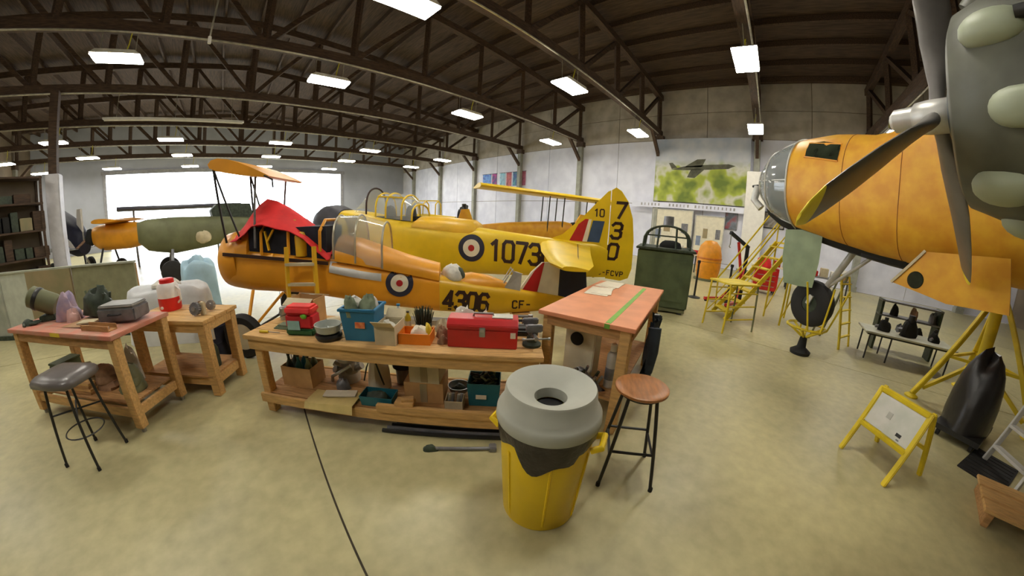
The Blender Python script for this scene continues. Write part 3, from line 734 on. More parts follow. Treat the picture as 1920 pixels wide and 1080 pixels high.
MB().lump((.0, -.05, 0), (.12, .08, .2), 142, .25).build('fold', ragw, t, smooth=True)

# ---- second pine table right behind it
SA = math.atan2(-.58, .82); SO = (-.42, 3.66); SZ = .84   # origin: front right corner; local x negative goes left
def spt(a, b, z):
    c, s = math.cos(SA), math.sin(SA); return (SO[0]+a*c-b*s, SO[1]+a*s+b*c, z)
st = thing('side_table', 'small pine side table between the red table and the workbench', 'table', (*SO, 0), SA)
for i in range(3): MB().box((-.55, .02+.62*(i+.5)/3, SZ-.02), (1.1, .62/3-.004, .04)).build('top_plank', wood, st, bevel=.004)
for x in (-.06, -1.04):
    for y in (.09, .56): legbox('leg', st, x, y, 0, SZ-.04, .1, wood)
MB().box((-.55, .06, SZ-.085), (1.0, .03, .09)).build('apron', wood, st, bevel=.004)
MB().box((-.03, .32, SZ-.085), (.03, .50, .09)).build('apron', wood, st, bevel=.004)
for y in (.09, .56): MB().box((-.55, y, .16), (1.0, .04, .1)).build('shelf_rail', wood, st, bevel=.004)
MB().box((-.06, .32, .16), (.04, .42, .1)).build('shelf_rail', wood, st, bevel=.004)
MB().box((-.55, .32, .222), (1.0, .56, .02)).build('shelf', woodd, st)
t = thing('jug', 'red and white insulated drink jug on the side table', 'jug', spt(-.80, .44, SZ), SA)
MB().lathe([(0, 0), (.12, 0), (.13, .02), (.132, .15), (0, .15)], 28).build('body', mat('jug_red', (216, 36, 34), .4), t, smooth=True)
MB().lathe([(0, .15), (.132, .15), (.127, .27), (.10, .31), (0, .31)], 28).build('shoulder', mat('jug_white', (232, 226, 220), .4), t, smooth=True)
MB().lathe([(0, .31), (.085, .31), (.085, .35), (.07, .36), (0, .36)], 24).build('lid', mat('jug_red', (0, 0, 0)), t, smooth=True)
MB().tube([(.12, 0, .27), (.175, 0, .23), (.175, 0, .12), (.128, 0, .08)], .012, 8).build('handle', mat('jug_white', (0, 0, 0)), t, smooth=True)
MB().box((0, -.14, .05), (.03, .03, .03)).build('tap', mat('jug_white', (0, 0, 0)), t, bevel=.006)
t = thing('gear_pile', 'rusty gears and housings piled on the side table', 'gears', spt(-.22, .2, SZ), SA)
for i, (x, y, r) in enumerate([(0, 0, .07), (-.03, .13, .06), (.05, .2, .055)]):
    g = MB(); pts = []
    for k in range(36):
        q = r*(1 if k % 2 else .88); pts.append((q*math.cos(k*PI/18), q*math.sin(k*PI/18)))
    g.M = Matrix.Translation((x, y, r+.008)) @ Matrix.Rotation(1.35, 4, 'X'); g.prism(pts, -.02, .02, 'z')
    q = g.build('gear', [greym, ragb, steel][i], t)
    h = MB(); h.M = g.M; h.lathe([(0, -.035), (.025, -.035), (.025, .035), (0, .035)], 14); h.build('hub', steel, q, smooth=True)
MB().box((.06, .05, .07), (.05, .05, .14)).build('housing', cardpale, t, bevel=.006)
t = thing('dark_canister', 'dark grey canister on the shelf of the side table', 'canister', spt(-.2, .3, .2325), SA)
MB().lathe([(0, 0), (.07, 0), (.075, .02), (.075, .2), (.05, .25), (.03, .27), (0, .27)], 22).build('body', dkgreen, t, smooth=True)
MB().lathe([(0, .27), (.035, .27), (.035, .3), (0, .3)], 16).build('cap', black, t, smooth=True)

# ---- black stool with grey seat in front of the red table
t = thing('shop_stool', 'black tube stool with a worn grey padded seat by the red table', 'stool', (-1.58, 3.18, 0), -.48)
sm = mat('seat_grey', (104, 98, 96), .3, var=.15, scale=5)
MB().loft([[(x*k, y*k2, z) for x, y in [(-.24, -.12), (-.2, -.19), (0, -.21), (.2, -.19), (.24, -.12), (.24, .12), (.2, .19), (0, .2), (-.2, .19), (-.24, .12)]] for k, k2, z in ((.9, .9, .70), (1, 1, .715), (1, 1, .75), (.92, .9, .775), (.5, .5, .785))]).build('seat', sm, t, smooth=True, ang=60)
for sx, sy in ((-1, -1), (1, -1), (1, 1), (-1, 1)):
    l = MB().cyl((.19*sx, .19*sy, 0), (.13*sx, .12*sy, .70), .0115, n=10).build('leg', black, t, smooth=True)
    MB().lathe([(0, 0), (.016, 0), (.016, .03), (.012, .035)], 10, (.19*sx, .19*sy, 0)).build('foot_cap', rubber, l)
MB().lathe([(.165, .255), (.172, .262), (.165, .269), (.158, .262), (.165, .255)], 28, (0, 0, 0)).build('foot_ring', black, t, smooth=True)
MB().cyl((-.15, -.14, .45), (.15, .13, .45), .008, n=8).build('brace', black, t)
MB().cyl((.15, -.14, .45), (-.15, .13, .45), .008, n=8).build('brace', black, t)

# ---- yellow folding sign
SGA = math.atan2(-.35, -.46)
sg = thing('folding_sign', 'yellow folding floor sign with a white board', 'sign', (3.14, -1.42, 0), SGA)
# local x from foot 1 to foot 2 (toward the viewer), y backwards
for s, y0, y1, nm in ((1, 0, .26, 'front_leg'), (-1, .58, .30, 'rear_leg')):
    for x in (-.275, .275):
        MB().bar((x, y0, 0), (x*.96, y1, .66), .05, .035).build(nm, standy, sg, bevel=.008)
def sgp(z): return .26*z/.66
MB().bar((-.27, sgp(.64), .64), (.27, sgp(.64), .64), .05, .05).build('top_bar', standy, sg, bevel=.01)
MB().bar((-.27, sgp(.30), .30), (.27, sgp(.30), .30), .05, .045).build('lower_bar', standy, sg, bevel=.01)
MB().bar((-.26, .315, .62), (.26, .315, .62), .04, .04).build('rear_bar', standy, sg, bevel=.008)
MB().bar((-.26, .44, .3), (.26, .44, .3), .03, .03).build('rear_brace', standy, sg)
R = Matrix.Rotation(-math.atan2(.26, .66), 3, 'X')
MB().box((0, sgp(.47)-.002, .47), (.49, .012, .30), R=R).build('board', mat('sign_white', (206, 202, 196), .5, scale=5, c2=(186, 188, 178)), sg)
MB().box((.12, sgp(.385)-.010, .385), (.055, .004, .03), R=R).build('dark_mark', black, sg)
MB().box((.135, sgp(.35)-.010, .35), (.03, .004, .012), R=R).build('dark_mark', greym, sg)
MB().box((-.05, sgp(.47)-.010, .48), (.05, .004, .06), R=R).build('faded_mark', mat('faded', (170, 168, 160), .6), sg)

# ================================================================== ORANGE BIPLANE FUSELAGE (no outer wings)
FN = thing('biplane_fuselage', 'orange and yellow biplane fuselage numbered 4306 under a red cover', 'airplane', (-.2, 5.8, 0), math.atan2(-.6, .8))
ff = Fus([(.22, 1.40, .86, .30, 2.4), (.30, 1.52, .80, .37, 2.6), (.70, 1.42, .76, .40, 3.2), (1.5, 1.31, .74, .40, 4), (2.05, 1.24, .66, .40, 4), (2.5, 1.16, .58, .38, 4), (3.4, .98, .46, .31, 4), (4.3, .80, .38, .20, 3.5), (5.0, .68, .40, .10, 3), (5.35, .62, .44, .05, 2.5)])
def fside(u, z, off=.006): return (u, -(ff.half(u, z)+off), z)
ff.mesh(arange(.22, 3.45, 30)).build('forward_fuselage', orange, FN, smooth=True, ang=60)
ff.mesh(arange(3.452, 5.35, 16)).build('rear_fuselage', cyellow, FN, smooth=True, ang=60)
# round nose cowl with open front and engine
MB().lathe([(.30, .0), (.40, .06), (.425, .2), (.42, .34), (.405, .36), (.39, .2), (.28, .03), (.30, 0)], 32, (.18, 0, 1.2), axis='X').build('nose_cowl', orange, FN, smooth=True, ang=60)
eng = MB().lathe([(0, -.06), (.08, -.05), (.1, .05), (.2, .08), (.22, .2), (0, .2)], 20, (.2, 0, 1.2), axis='X').build('engine', greym, FN, smooth=True)
for k in range(7):
    a = k*2*PI/7; MB().cyl((.34, .12*math.cos(a), 1.2+.12*math.sin(a)), (.34, .36*math.cos(a), 1.2+.36*math.sin(a)), .06, n=10).build('cylinder', dkgreen, eng, smooth=True)
# front cowl decking rising to the windscreen
MB().loft([[(u, hw*math.cos(a), zb+(zt-zb)*math.sin(a)**.8) for a in arange(0.001, PI-.001, 15)] for u, hw, zb, zt in ((.4, .36, 1.30, 1.58), (.55, .38, 1.30, 1.66), (.74, .39, 1.32, 1.66))]).build('front_decking', orange, FN, smooth=True, ang=60)
# dark cockpit opening
MB().box((1.34, 0, 1.44), (1.18, .64, .44)).build('cockpit_interior', mat('cockpit_dark', (26, 30, 44), .8, var=.4, scale=5), FN)
for u in (.98, 1.40, 1.86):
    MB().tube([(u, -.38, 1.30), (u, -.36, 1.6), (u+.02, -.2, 1.74), (u+.02, .2, 1.74), (u, .36, 1.6), (u, .38, 1.30)], .022, 8).build('hoop_frame', orange, FN, smooth=True)
MB().bar((1.1, -.37, 1.36), (1.05, -.37, 1.62), .035, .02).build('brace', cyellow, FN)
MB().bar((1.08, -.37, 1.48), (1.18, -.36, 1.64), .035, .02).build('brace', cyellow, FN)
MB().lathe([(0, 0), (.085, 0), (.09, .26), (.06, .32), (0, .33)], 18, (1.56, -.30, 1.27)).build('headrest', cyellow, FN, smooth=True)
# red cover: ridge and drooping sides
cov = MB(); rid = [(.50, 1.60, 1.50), (.62, 1.78, 1.50), (.76, 1.98, 1.60), (.88, 2.07, 1.70), (1.05, 2.03, 1.70), (1.25, 1.93, 1.66), (1.45, 1.80, 1.62), (1.65, 1.62, 1.50), (1.85, 1.42, 1.33), (1.97, 1.30, 1.24)]
rows = []
for i, (u, zr, ze) in enumerate(rid):
    r = []
    for k in range(15):
        t_ = (k-7)/7; v = t_*.43; z = zr+(ze-zr)*abs(t_)**1.5+.012*math.sin(5*k+2*i)*(abs(t_) > .3)
        r.append((u+.02*math.sin(k*1.3), v, z))
    rows.append(r)
cov.loft(rows, False, 0, False); cov.loft([[(p[0], p[1]*.985, p[2]-.012) for p in r] for r in rows], False, 0, False)
cov.build('red_cover', redcloth, FN, smooth=True, ang=80)
# grey strut and cabane struts with the wing centre section
for s in (-1, 1):
    MB().cyl((.90, s*.40, 1.40), (.97, s*.42, 2.40), .016, n=8).build('cabane_strut', greym, FN, smooth=True)
    MB().cyl((.42, s*.38, 1.48), (.30, s*.45, 2.50), .016, n=8).build('cabane_strut', black, FN, smooth=True)
    MB().cyl((.66, s*.38, 1.52), (.30, s*.45, 2.50), .014, n=8).build('cabane_strut', black, FN, smooth=True)
def aero(c, t, n=9):
    up = [(c*(1-math.cos(PI*i/(n-1)))/2,) for i in range(n)]
    th = lambda x: t*(2.9*math.sqrt(max(x/c, 0))-1.3*(x/c)-3.5*(x/c)**2+2.9*(x/c)**3-1.0*(x/c)**4)*.5
    return [(x[0], th(x[0])*1.2+.02) for x in up]+[(x[0], -th(x[0])*.5) for x in up[::-1][1:-1]]
def wing_loft(stations, **k):
    return MB().loft([[(x0+a*math.cos(tw)+b*math.sin(tw), y, z0-a*math.sin(tw)+b*math.cos(tw)) for a, b in aero(c, t)] for x0, y, z0, c, t, tw in stations])
cs = wing_loft([(.24, -.5, 2.53, 1.0, .2, .22), (.24, .5, 2.53, 1.0, .2, .22)]).build('centre_section', orange, FN, smooth=True, ang=50)
MB().tube([(1.15, -.5, 2.34), (1.28, -.52, 2.28), (1.29, -.52, 2.18)], .012, 6).build('pipe', black, cs)
# rear cockpit: grey side panel, sliding hood frames and glass, headrest decking
dk = [(2.06, .385, 1.20, 1.53), (2.35, .375, 1.15, 1.47), (2.6, .36, 1.1, 1.38), (3.0, .33, 1.02, 1.24), (3.45, .29, .92, 1.12)]
MB().loft([[(u, hw*math.cos(a), zb+(zt-zb)*math.sin(a)**.75) for a in arange(.001, PI-.001, 17)] for u, hw, zb, zt in dk]).build('rear_decking', orange, FN, smooth=True, ang=60)
def hoop(u, hw, zb, zt): return [(u, hw*math.cos(a), zb+(zt-zb)*math.sin(a)**.6) for a in arange(.001, PI-.001, 15)]
for u, zt in ((2.04, 1.80), (2.34, 1.80), (2.70, 1.70)):
    MB().tube(hoop(u, .37, 1.22-.2*(u-2.04), zt), .014, 8).build('hood_frame', galv, FN, smooth=True)
MB().loft([hoop(2.05, .365, 1.22, 1.795), hoop(2.34, .365, 1.18, 1.795)], False, 0, False).build('hood_glass', tint, FN, smooth=True)
MB().loft([hoop(2.35, .365, 1.17, 1.795), hoop(2.69, .365, 1.1, 1.695)], False, 0, False).build('hood_glass', clear, FN, smooth=True)
for s in (-1, 1):
    MB().loft([[(u, s*(ff.half(u, z)+.008), z) for z in (za, (za+zb)/2, zb)] for u, za, zb in ((1.98, 1.06, 1.20), (2.3, .99, 1.16), (2.68, .93, 1.10))], False, 0, False).build('side_panel', alu, FN, smooth=True)
MB().bar((.36, -.415, 1.33), (1.98, -.415, 1.18), .02, .045).build('longeron', numb, FN)
# gap with rags then yellow fairing
MB().lump((3.62, -.02, .90), (.34, .36, .2), 7, .35, 18, 10).build('loose_fabric', ragw, FN, smooth=True)
MB().lump((3.72, -.06, .90), (.22, .2, .16), 8, .35, 18, 10).build('loose_fabric', dkgreen, FN, smooth=True)
MB().loft([[(u, hw*math.cos(a), zb+(zt-zb)*math.sin(a)) for a in arange(.001, PI-.001, 13)] for u, hw, zb, zt in ((3.72, .20, .84, .96), (3.9, .20, .80, .99), (4.15, .16, .76, .95), (4.42, .10, .74, .85), (4.5, .03, .74, .78))]).build('spine_fairing', orange, FN, smooth=True, ang=60)
MB().tube([(4.35, -.05, .80), (4.5, -.08, 1.05), (4.62, -.02, .78), (4.5, .1, 1.05), (4.35, .05, .80)], .014, 6).build('tail_brace', alu, FN, smooth=True)
MB().loft([[(4.38, -.1, .78), (4.52, -.08, 1.02), (4.54, -.07, 1.02)], [(4.62, -.1, .72), (4.64, -.07, .98), (4.66, -.06, .98)]], False, 0, False).build('loose_panel', alu, FN)
# fin and rudder with flash
def slab_poly(poly, v, m, name, par, th=.03): return MB().prism(poly, v-th/2, v+th/2, 'y').build(name, m, par)
slab_poly([(4.60, .70), (4.80, 1.0), (4.96, 1.15), (5.24, 1.16), (5.24, .60), (5.0, .62)], 0, cream, 'fin', FN, .05)
slab_poly([(5.25, .50), (5.25, 1.16), (5.50, 1.14), (5.68, 1.02), (5.72, .72), (5.62, .52)], 0, navy, 'rudder', FN, .045)
slab_poly([(4.66, .72), (4.84, 1.02), (4.965, 1.15), (4.99, 1.15), (4.90, .70)], 0, redp, 'flash_red', FN, .058)
slab_poly([(4.91, .70), (5.0, 1.15), (5.235, 1.158), (5.235, .64)], 0, cream, 'flash_white', FN, .058)
roundel(lambda x, y: fside(2.92+x, .90+y), .185, FN)
sl = -.12
letters('4306', lambda x, y: fside(3.50+x+.12*y, .53+y+sl*x), .25, 'painted_digit', FN, .46, .2, .2)
letters('CF-', lambda x, y: fside(4.50+x, .49+y-.06*x), .11, 'registration_letter', FN, .6, .35, .2)
# undercarriage and tail trestle
for s in (-1, 1):
    MB().cyl((.75, s*.34, .80), (.82, s*.72, .32), .025, n=8).build('gear_leg', orange, FN, smooth=True)
    MB().cyl((1.25, s*.36, .78), (.86, s*.70, .32), .02, n=8).build('gear_strut', orange, FN, smooth=True)
    wl = MB().lathe([(.18, -.06), (.27, -.07), (.30, -.03), (.30, .03), (.27, .07), (.18, .06), (.18, -.06)], 28, (.82, s*.80, .30), axis='Y').build('wheel', rubber, FN, smooth=True)
    MB().lathe([(0, -.05), (.18, -.05), (.18, .05), (0, .05)], 24, (.82, s*.80, .30), axis='Y').build('hub', cream, wl, smooth=True)
MB().cyl((.84, -.8, .30), (.84, .8, .30), .02, n=8).build('axle', black, FN)
for s in (-1, 1):
    MB().bar((4.55, s*.22, 0), (4.55, s*.1, .38), .05, .05).build('trestle_leg', wood, FN)
    MB().bar((4.75, s*.22, 0), (4.75, s*.1, .38), .05, .05).build('trestle_leg', wood, FN)
MB().box((4.65, 0, .37), (.28, .3, .04)).build('trestle_top', wood, FN)

# ================================================================== YELLOW TRAINER 10730
CA = math.atan2(.89, -.46)
CT = thing('trainer_airplane', 'yellow trainer airplane numbered 10730 with tall rudder', 'airplane', (5.5, 2.2, 0), CA)
cf = Fus([(.35, 1.40, .80, .04, 2.5), (.8, 1.42, .76, .10, 2.6), (1.5, 1.45, .72, .19, 2.8), (2.3, 1.52, .68, .28, 3), (2.9, 1.58, .66, .34, 3.2), (4.0, 1.66, .62, .42, 3.4), (5.0, 1.76, .66, .46, 3.4), (5.7, 1.88, .74, .46, 3.2), (6.1, 1.92, .84, .43, 3), (6.3, 1.92, .9, .42, 3)])
def cside(u, z, off=.006): return (u, cf.half(u, z)+off, z)
cf.mesh(arange(.35, 6.28, 40)).build('fuselage', yellow, CT, smooth=True, ang=60)
# dark covered nose
cn = Fus([(6.29, 1.95, .92, .44, 2.6), (6.6, 2.06, .96, .47, 2.4), (7.0, 2.04, 1.08, .42, 2.2), (7.3, 1.9, 1.3, .28, 2), (7.38, 1.78, 1.45, .12, 2)])
cn.mesh(arange(6.29, 7.38, 9)).build('nose_cover', tarpd, CT, smooth=True, ang=70)
# turtle deck behind the canopy
MB().loft([[(u, hw*math.cos(a), zb+(zt-zb)*math.sin(a)**.8) for a in arange(.001, PI-.001, 15)] for u, hw, zb, zt in ((2.85, .26, 1.40, 1.66), (2.95, .30, 1.42, 1.72), (3.5, .34, 1.5, 1.76), (4.1, .38, 1.55, 1.78), (4.2, .38, 1.55, 1.70))]).build('turtle_deck', cyellow, CT, smooth=True, ang=60)
def chp(u, hw, zb, zt): return [(u, hw*math.cos(a), zb+(zt-zb)*math.sin(a)**.55) for a in arange(.001, PI-.001, 15)]
hs = [(4.2, .36, 1.66, 2.02), (4.45, .37, 1.68, 2.22), (4.85, .38, 1.72, 2.27), (5.12, .38, 1.74, 2.28)]
for h in hs: MB().tube(chp(*h), .02, 8).build('canopy_frame', yellow, CT, smooth=True)
for a, b in zip(hs[:-1], hs[1:]): MB().loft([chp(*a), chp(*b)], False, 0, False).build('canopy_glass', clear, CT, smooth=True)
for s in (-1, 1):
    MB().bar((4.45, s*.28, 2.15), (5.12, s*.29, 2.2), .03, .03).build('canopy_rail', yellow, CT)
MB().tube(chp(5.40, .36, 1.80, 2.40), .02, 8).build('windscreen_arch', numb, CT, smooth=True)
MB().loft([chp(5.41, .35, 1.80, 2.39), chp(5.80, .30, 1.86, 1.95)], False, 0, False).build('windscreen', clear, CT, smooth=True)
MB().box((4.75, 0, 1.72), (1.2, .56, .1)).build('cockpit_interior', matte, CT)
for u in (4.45, 5.0): MB().lump((u, 0, 1.7), (.22, .34, .3), 61, .12).build('seat_back', black, CT, smooth=True)
# fin, rudder, tailplane
slab_poly([(1.55, 1.38), (1.2, 1.54), (.88, 1.84), (.62, 2.14), (.42, 2.36), (.37, 2.38), (.37, .80), (.6, .78), (.6, 1.3)], 0, yellow, 'fin', CT, .07)
rud = slab_poly([(.355, .78), (.355, 2.39), (.28, 2.44), (.18, 2.38), (.05, 2.2), (-.05, 1.9), (-.10, 1.5), (-.11, 1.0), (-.06, .82), (.08, .76)], 0, yellow, 'rudder', CT, .06)
slab_poly([(1.07, 1.43), (.92, 1.74), (.80, 1.84), (.74, 1.84), (.83, 1.43)], 0, redp, 'flash_red', CT, .082)
slab_poly([(.83, 1.43), (.74, 1.84), (.685, 1.84), (.745, 1.43)], 0, cream, 'flash_white', CT, .082)
slab_poly([(.745, 1.43), (.66, 1.82), (.45, 1.82), (.52, 1.43)], 0, mat('flash_blue', (48, 70, 100), .6), 'flash_blue', CT, .082)
for s in (-1, 1):
    tp = MB().loft([[(x0-a, s*y, z0+b) for a, b in aero(c, t)] for x0, y, z0, c, t in ((1.60, .10, 1.32, .92, .13), (1.42, 1.0, 1.27, .78, .11), (1.16, 1.85, 1.22, .58, .08), (.95, 2.12, 1.2, .32, .05))]).build('tailplane', yellow, CT, smooth=True, ang=50)
    MB().bar((.90, s*.2, 1.375), (.78, s*1.85, 1.262), .012, .012).build('hinge_line', numb, tp)
roundel(lambda x, y: cside(2.88-x, 1.19+y), .26, CT)
letters('10730', lambda x, y: cside(2.50-x, .99+y-.05*x), .37, 'painted_digit', CT, .50, .16, .17)
for ch, (u, z) in zip('730', ((.27, 1.90), (.32, 1.53), (.36, 1.15))):
    letters(ch, lambda x, y: (u-x-.1*y, .034, z+y), .27, 'painted_digit', rud, .62, .2, .2)
letters('10', lambda x, y: (.64-x, .040, 1.90+y), .13, 'painted_digit', CT, .55, .2, .18)
letters('C-FCVP', lambda x, y: (.50-x, .040, .85+y-.02*x), .085, 'registration_letter', CT, .6, .35, .2)
# landing gear, hidden wing stubs and tail wheel
for s in (-1, 1):
    MB().bar((4.9, s*.4, .8), (4.9, s*.95, .74), .9, .16).build('wing_stub', yellow, CT)
    MB().cyl((5.0, s*.8, .75), (5.0, s*.85, .28), .05, n=10).build('gear_leg', yellow, CT, smooth=True)
    MB().lathe([(0, -.07), (.2, -.08), (.27, -.04), (.27, .04), (.2, .08), (0, .07)], 24, (5.0, s*.93, .27), axis='Y').build('wheel', rubber, CT, smooth=True)
MB().cyl((.9, 0, .78), (.75, 0, .16), .03, n=8).build('tail_leg', black, CT)
MB().lathe([(0, -.03), (.1, -.04), (.13, -.02), (.13, .02), (.1, .04), (0, .03)], 18, (.72, 0, .13), axis='Y').build('tail_wheel', rubber, CT, smooth=True)

# ================================================================== YELLOW BIPLANE BEHIND
B2 = thing('biplane', 'yellow biplane with an orange fuselage parked along the white wall', 'airplane', (8.9, 6.6, 0), math.atan2(-2.0, 3.5))
wing_loft([(-.65, -.2, 2.62, 1.3, .16, 0), (-.65, .2, 2.62, 1.3, .16, 0)])
w2 = MB().loft([[(x, -.55+a, z0+b) for a, b in aero(1.25, .17)] for x, z0 in ((-2.45, 2.74), (-1.2, 2.66), (0, 2.60), (1.4, 2.55), (2.9, 2.5))]).build('upper_wing', yellow, B2, smooth=True, ang=50)
MB().loft([[(x, -.25+a, z0+b) for a, b in aero(1.1, .14)] for x, z0 in ((-.5, .85), (1.2, .82), (2.6, .86))]).build('lower_wing', yellow, B2, smooth=True, ang=50)
for x in (-.1, .45, 1.7, 2.2):
    for y in (-.3, .3): MB().cyl((x, y, .95), (x+.05, y-.05, 2.58), .022, n=8).build('strut', black, B2, smooth=True)
b2f = Fus([(-3.0, 1.45, 1.05, .08, 2.5), (-1.5, 1.62, 1.0, .25, 3), (0, 1.72, .9, .34, 3.2), (.6, 1.75, .9, .36, 3), (.9, 1.7, .95, .34, 2.6)])
b2f.mesh(arange(-3.0, .9, 16)).build('fuselage', bomberor, B2, smooth=True, ang=60)
MB().lump((1.15, 0, 1.32), (.8, .75, .75), 15, .2, 18, 12, flat=False).build('engine', matte, B2, smooth=True)
slab_poly([(-3.2, 1.2), (-2.95, 2.0), (-2.7, 2.02), (-2.5, 1.45), (-2.6, 1.2)], 0, bomberor, 'fin', B2, .06)
for s in (-1, 1):
    MB().cyl((.4, s*.3, .95), (.5, s*.7, .3), .03, n=8).build('gear_leg', black, B2)
    MB().lathe([(0, -.06), (.22, -.07), (.3, -.03), (.3, .03), (.22, .07), (0, .06)], 22, (.5, s*.78, .3), axis='Y').build('wheel', rubber, B2, smooth=True)
MB().cyl((-2.7, 0, 1.1), (-2.75, 0, 0), .03, n=8).build('tail_skid', black, B2)
# orange rudder on a stand next to it
t = thing('spare_rudder', 'rounded orange rudder on a stand behind the yellow tail', 'rudder', (9.0, 5.1, 0), -.5)
slab_poly([(-.42, 1.2), (-.36, 1.75), (-.2, 2.0), (.0, 1.98), (.42, 1.82), (.42, 1.2)], 0, bomberor, 'rudder', t, .07)
for s in (-1, 1): MB().bar((s*.3, -.25, 0), (s*.3, 0, 1.22), .05, .05).build('stand_leg', black, t); MB().bar((s*.3, .25, 0), (s*.3, 0, 1.22), .05, .05).build('stand_leg', black, t)
MB().bar((-.4, 0, 1.2), (.4, 0, 1.2), .06, .06).build('stand_rail', black, t)
# far yellow cockpit section
t = thing('cockpit_section', 'small yellow cockpit section with an open frame canopy', 'cockpit', (6.6, 10.6, 0), 2.2)
Fus([(-1.2, 1.75, .9, .3, 3), (0, 1.85, .85, .4, 3), (1.0, 1.8, .95, .38, 3)]).mesh(arange(-1.2, 1, 8)).build('body', yellow, t, smooth=True, ang=60)
for u in (-.5, 0, .45): MB().tube([(u, -.32, 1.8), (u, -.28, 2.2), (u, 0, 2.34), (u, .28, 2.2), (u, .32, 1.8)], .025, 6).build('canopy_hoop', yellow, t)
MB().bar((-.5, 0, 2.34), (.45, 0, 2.34), .04, .04).build('canopy_rail', yellow, t)
for u in (-.8, .6):
    for s in (-1, 1): MB().bar((u, s*.5, 0), (u, s*.25, .95), .06, .06).build('stand_leg', black, t)
t = thing('aero_engine', 'dark radial aero engine on a stand by the yellow cockpit section', 'engine', (7.7, 9.6, 0), 2.2)
ec = MB().lathe([(0, -.2), (.2, -.2), (.3, -.1), (.3, .2), (0, .25)], 18, (0, 0, 1.75), axis='X').build('crankcase', matte, t, smooth=True)
for k in range(9):
    a = k*2*PI/9; MB().cyl((0, .2*math.cos(a), 1.75+.2*math.sin(a)), (0, .5*math.cos(a), 1.75+.5*math.sin(a)), .085, n=10).build('cylinder', black, ec, smooth=True)
for s in (-1, 1): MB().bar((s*.35, .3, 0), (0, 0, 1.7), .06, .06).build('stand_leg', black, t); MB().bar((s*.35, -.3, 0), (0, 0, 1.7), .06, .06).build('stand_leg', black, t)

# ================================================================== BOMBER (nose, near engine and propeller)
BMA = math.atan2(-.772, -.636)
BM = thing('bomber_airplane', 'large orange-nosed bomber with glazed nose raised on jacks', 'airplane', (7.0, 0, 0), BMA)
bf = Fus([(.0, 2.90, 2.66, .10, 2), (.06, 3.08, 2.52, .26, 2), (.25, 3.30, 2.32, .46, 2.1), (.55, 3.44, 2.12, .60, 2.2), (.95, 3.52, 2.0, .66, 2.3), (1.6, 3.52, 1.88, .70, 2.5), (2.3, 3.42, 1.78, .72, 2.6), (3.0, 3.62, 1.74, .74, 2.7), (3.6, 3.85, 1.74, .75, 2.7), (5.0, 3.8, 1.74, .75, 2.7), (7.0, 3.6, 1.8, .72, 2.7), (9.0, 3.45, 1.95, .6, 2.6)])
def bside(u, z, off=.006): return (u, -(bf.half(u, z)+off), z)
bf.mesh([0, .03, .06, .12, .2, .3, .42, .55, .7, .85, .95], 36).build('nose_glazing', tint, BM, smooth=True, ang=80)
bf.mesh(arange(.955, 9.0, 40), 36).build('fuselage', bomberor, BM, smooth=True, ang=80)
for u in (.12, .42, .94):
    r = bf.ring(u, 36); MB().tube([(p[0], p[1]*1.01, (p[2]-2.75)*1.01+2.75) for p in r]+[r[0]], .018, 6).build('glazing_frame', alu, BM, smooth=True)
for k in range(0, 36, 6):
    MB().tube([Vector(bf.ring(u, 36)[k])*1.0 for u in (.06, .2, .42, .7, .94)], .014, 6).build('glazing_frame', alu, BM, smooth=True)
MB().lump((.5, 0, 2.35), (.5, .7, .7), 33, .2).build('bombardier_station', dkgreen, BM, smooth=True)
# side window
wn = MB().loft([[bside(u, z, .008) for z in (zb, (zb+zt)/2, zt)] for u, zb, zt in ((1.24, 3.10, 3.34), (1.5, 3.06, 3.33), (1.82, 2.98, 3.24))], False, 0, False).build('side_window', darkwin, BM, smooth=True)
MB().tube([bside(1.24, 3.10, .01), bside(1.82, 2.98, .01), bside(1.82, 3.24, .01), bside(1.24, 3.34, .01), bside(1.24, 3.10, .01)], .012, 6).build('window_frame', orange, wn)
for u in (1.9, 2.7): MB().tube([bf.ring(u, 36)[k] for k in range(8, 29)], .006, 5).build('panel_seam', mat('seam', (150, 92, 24), .6), BM)
# dark chin keel line and gun fairing
MB().loft([[(u, v, bf.t and interp(bf.t, u)[1]+dz) for v, dz in ((-.3, .06), (-.22, -.05), (0, -.08), (.22, -.05), (.3, .06))] for u in arange(.3, 2.75, 9)], False, 0, False).build('keel_panel', matte, BM, smooth=True)
MB().cyl((-.32, 0, 2.80), (.1, 0, 2.82), .025, n=10).build('gun_barrel', black, BM, smooth=True)
MB().tube([(-.02, -.2, 2.75), (-.04, -.25, 2.5), (.1, -.2, 2.35)], .07, 10).build('blast_tube', alu, BM, smooth=True)
# open nose wheel bay: doors, leg, wheel
MB().box((2.45, 0, 1.80), (.7, .5, .1)).build('wheel_bay', matte, BM)
MB().loft([[(.79, -.32, 2.0), (1.12, -.34, 2.02), (1.49, -.33, 1.95)], [(.78, -.30, 1.55), (1.14, -.30, 1.55), (1.48, -.30, 1.55)], [(.86, -.26, 1.12), (1.14, -.25, 1.12), (1.42, -.26, 1.15)]], False, 0, False).build('bay_door', sage, BM, smooth=True)
MB().prism([(2.79, 1.53), (3.11, 1.93), (3.95, 2.0), (4.05, 1.49), (3.43, 1.44)], -.76, -.72, 'y').build('belly_door', bomberor, BM)
MB().lathe([(0, -.01), (.085, -.01), (.095, 0), (0, 0)], 24, (3.05, -.761, 1.61), axis='Y').build('round_port', darkwin, BM, smooth=True)
MB().bar((2.78, -.765, 1.53), (3.1, -.765, 1.94), .02, .03).build('door_edge', cardpale, BM)
GU = 1.33
MB().cyl((GU+.55, .1, 1.9), (GU+.05, .02, .95), .055, n=12).build('gear_leg', alu, BM, smooth=True)
MB().cyl((GU+.95, .1, 1.9), (GU+.15, .03, 1.15), .03, n=10).build('drag_strut', alu, BM, smooth=True)
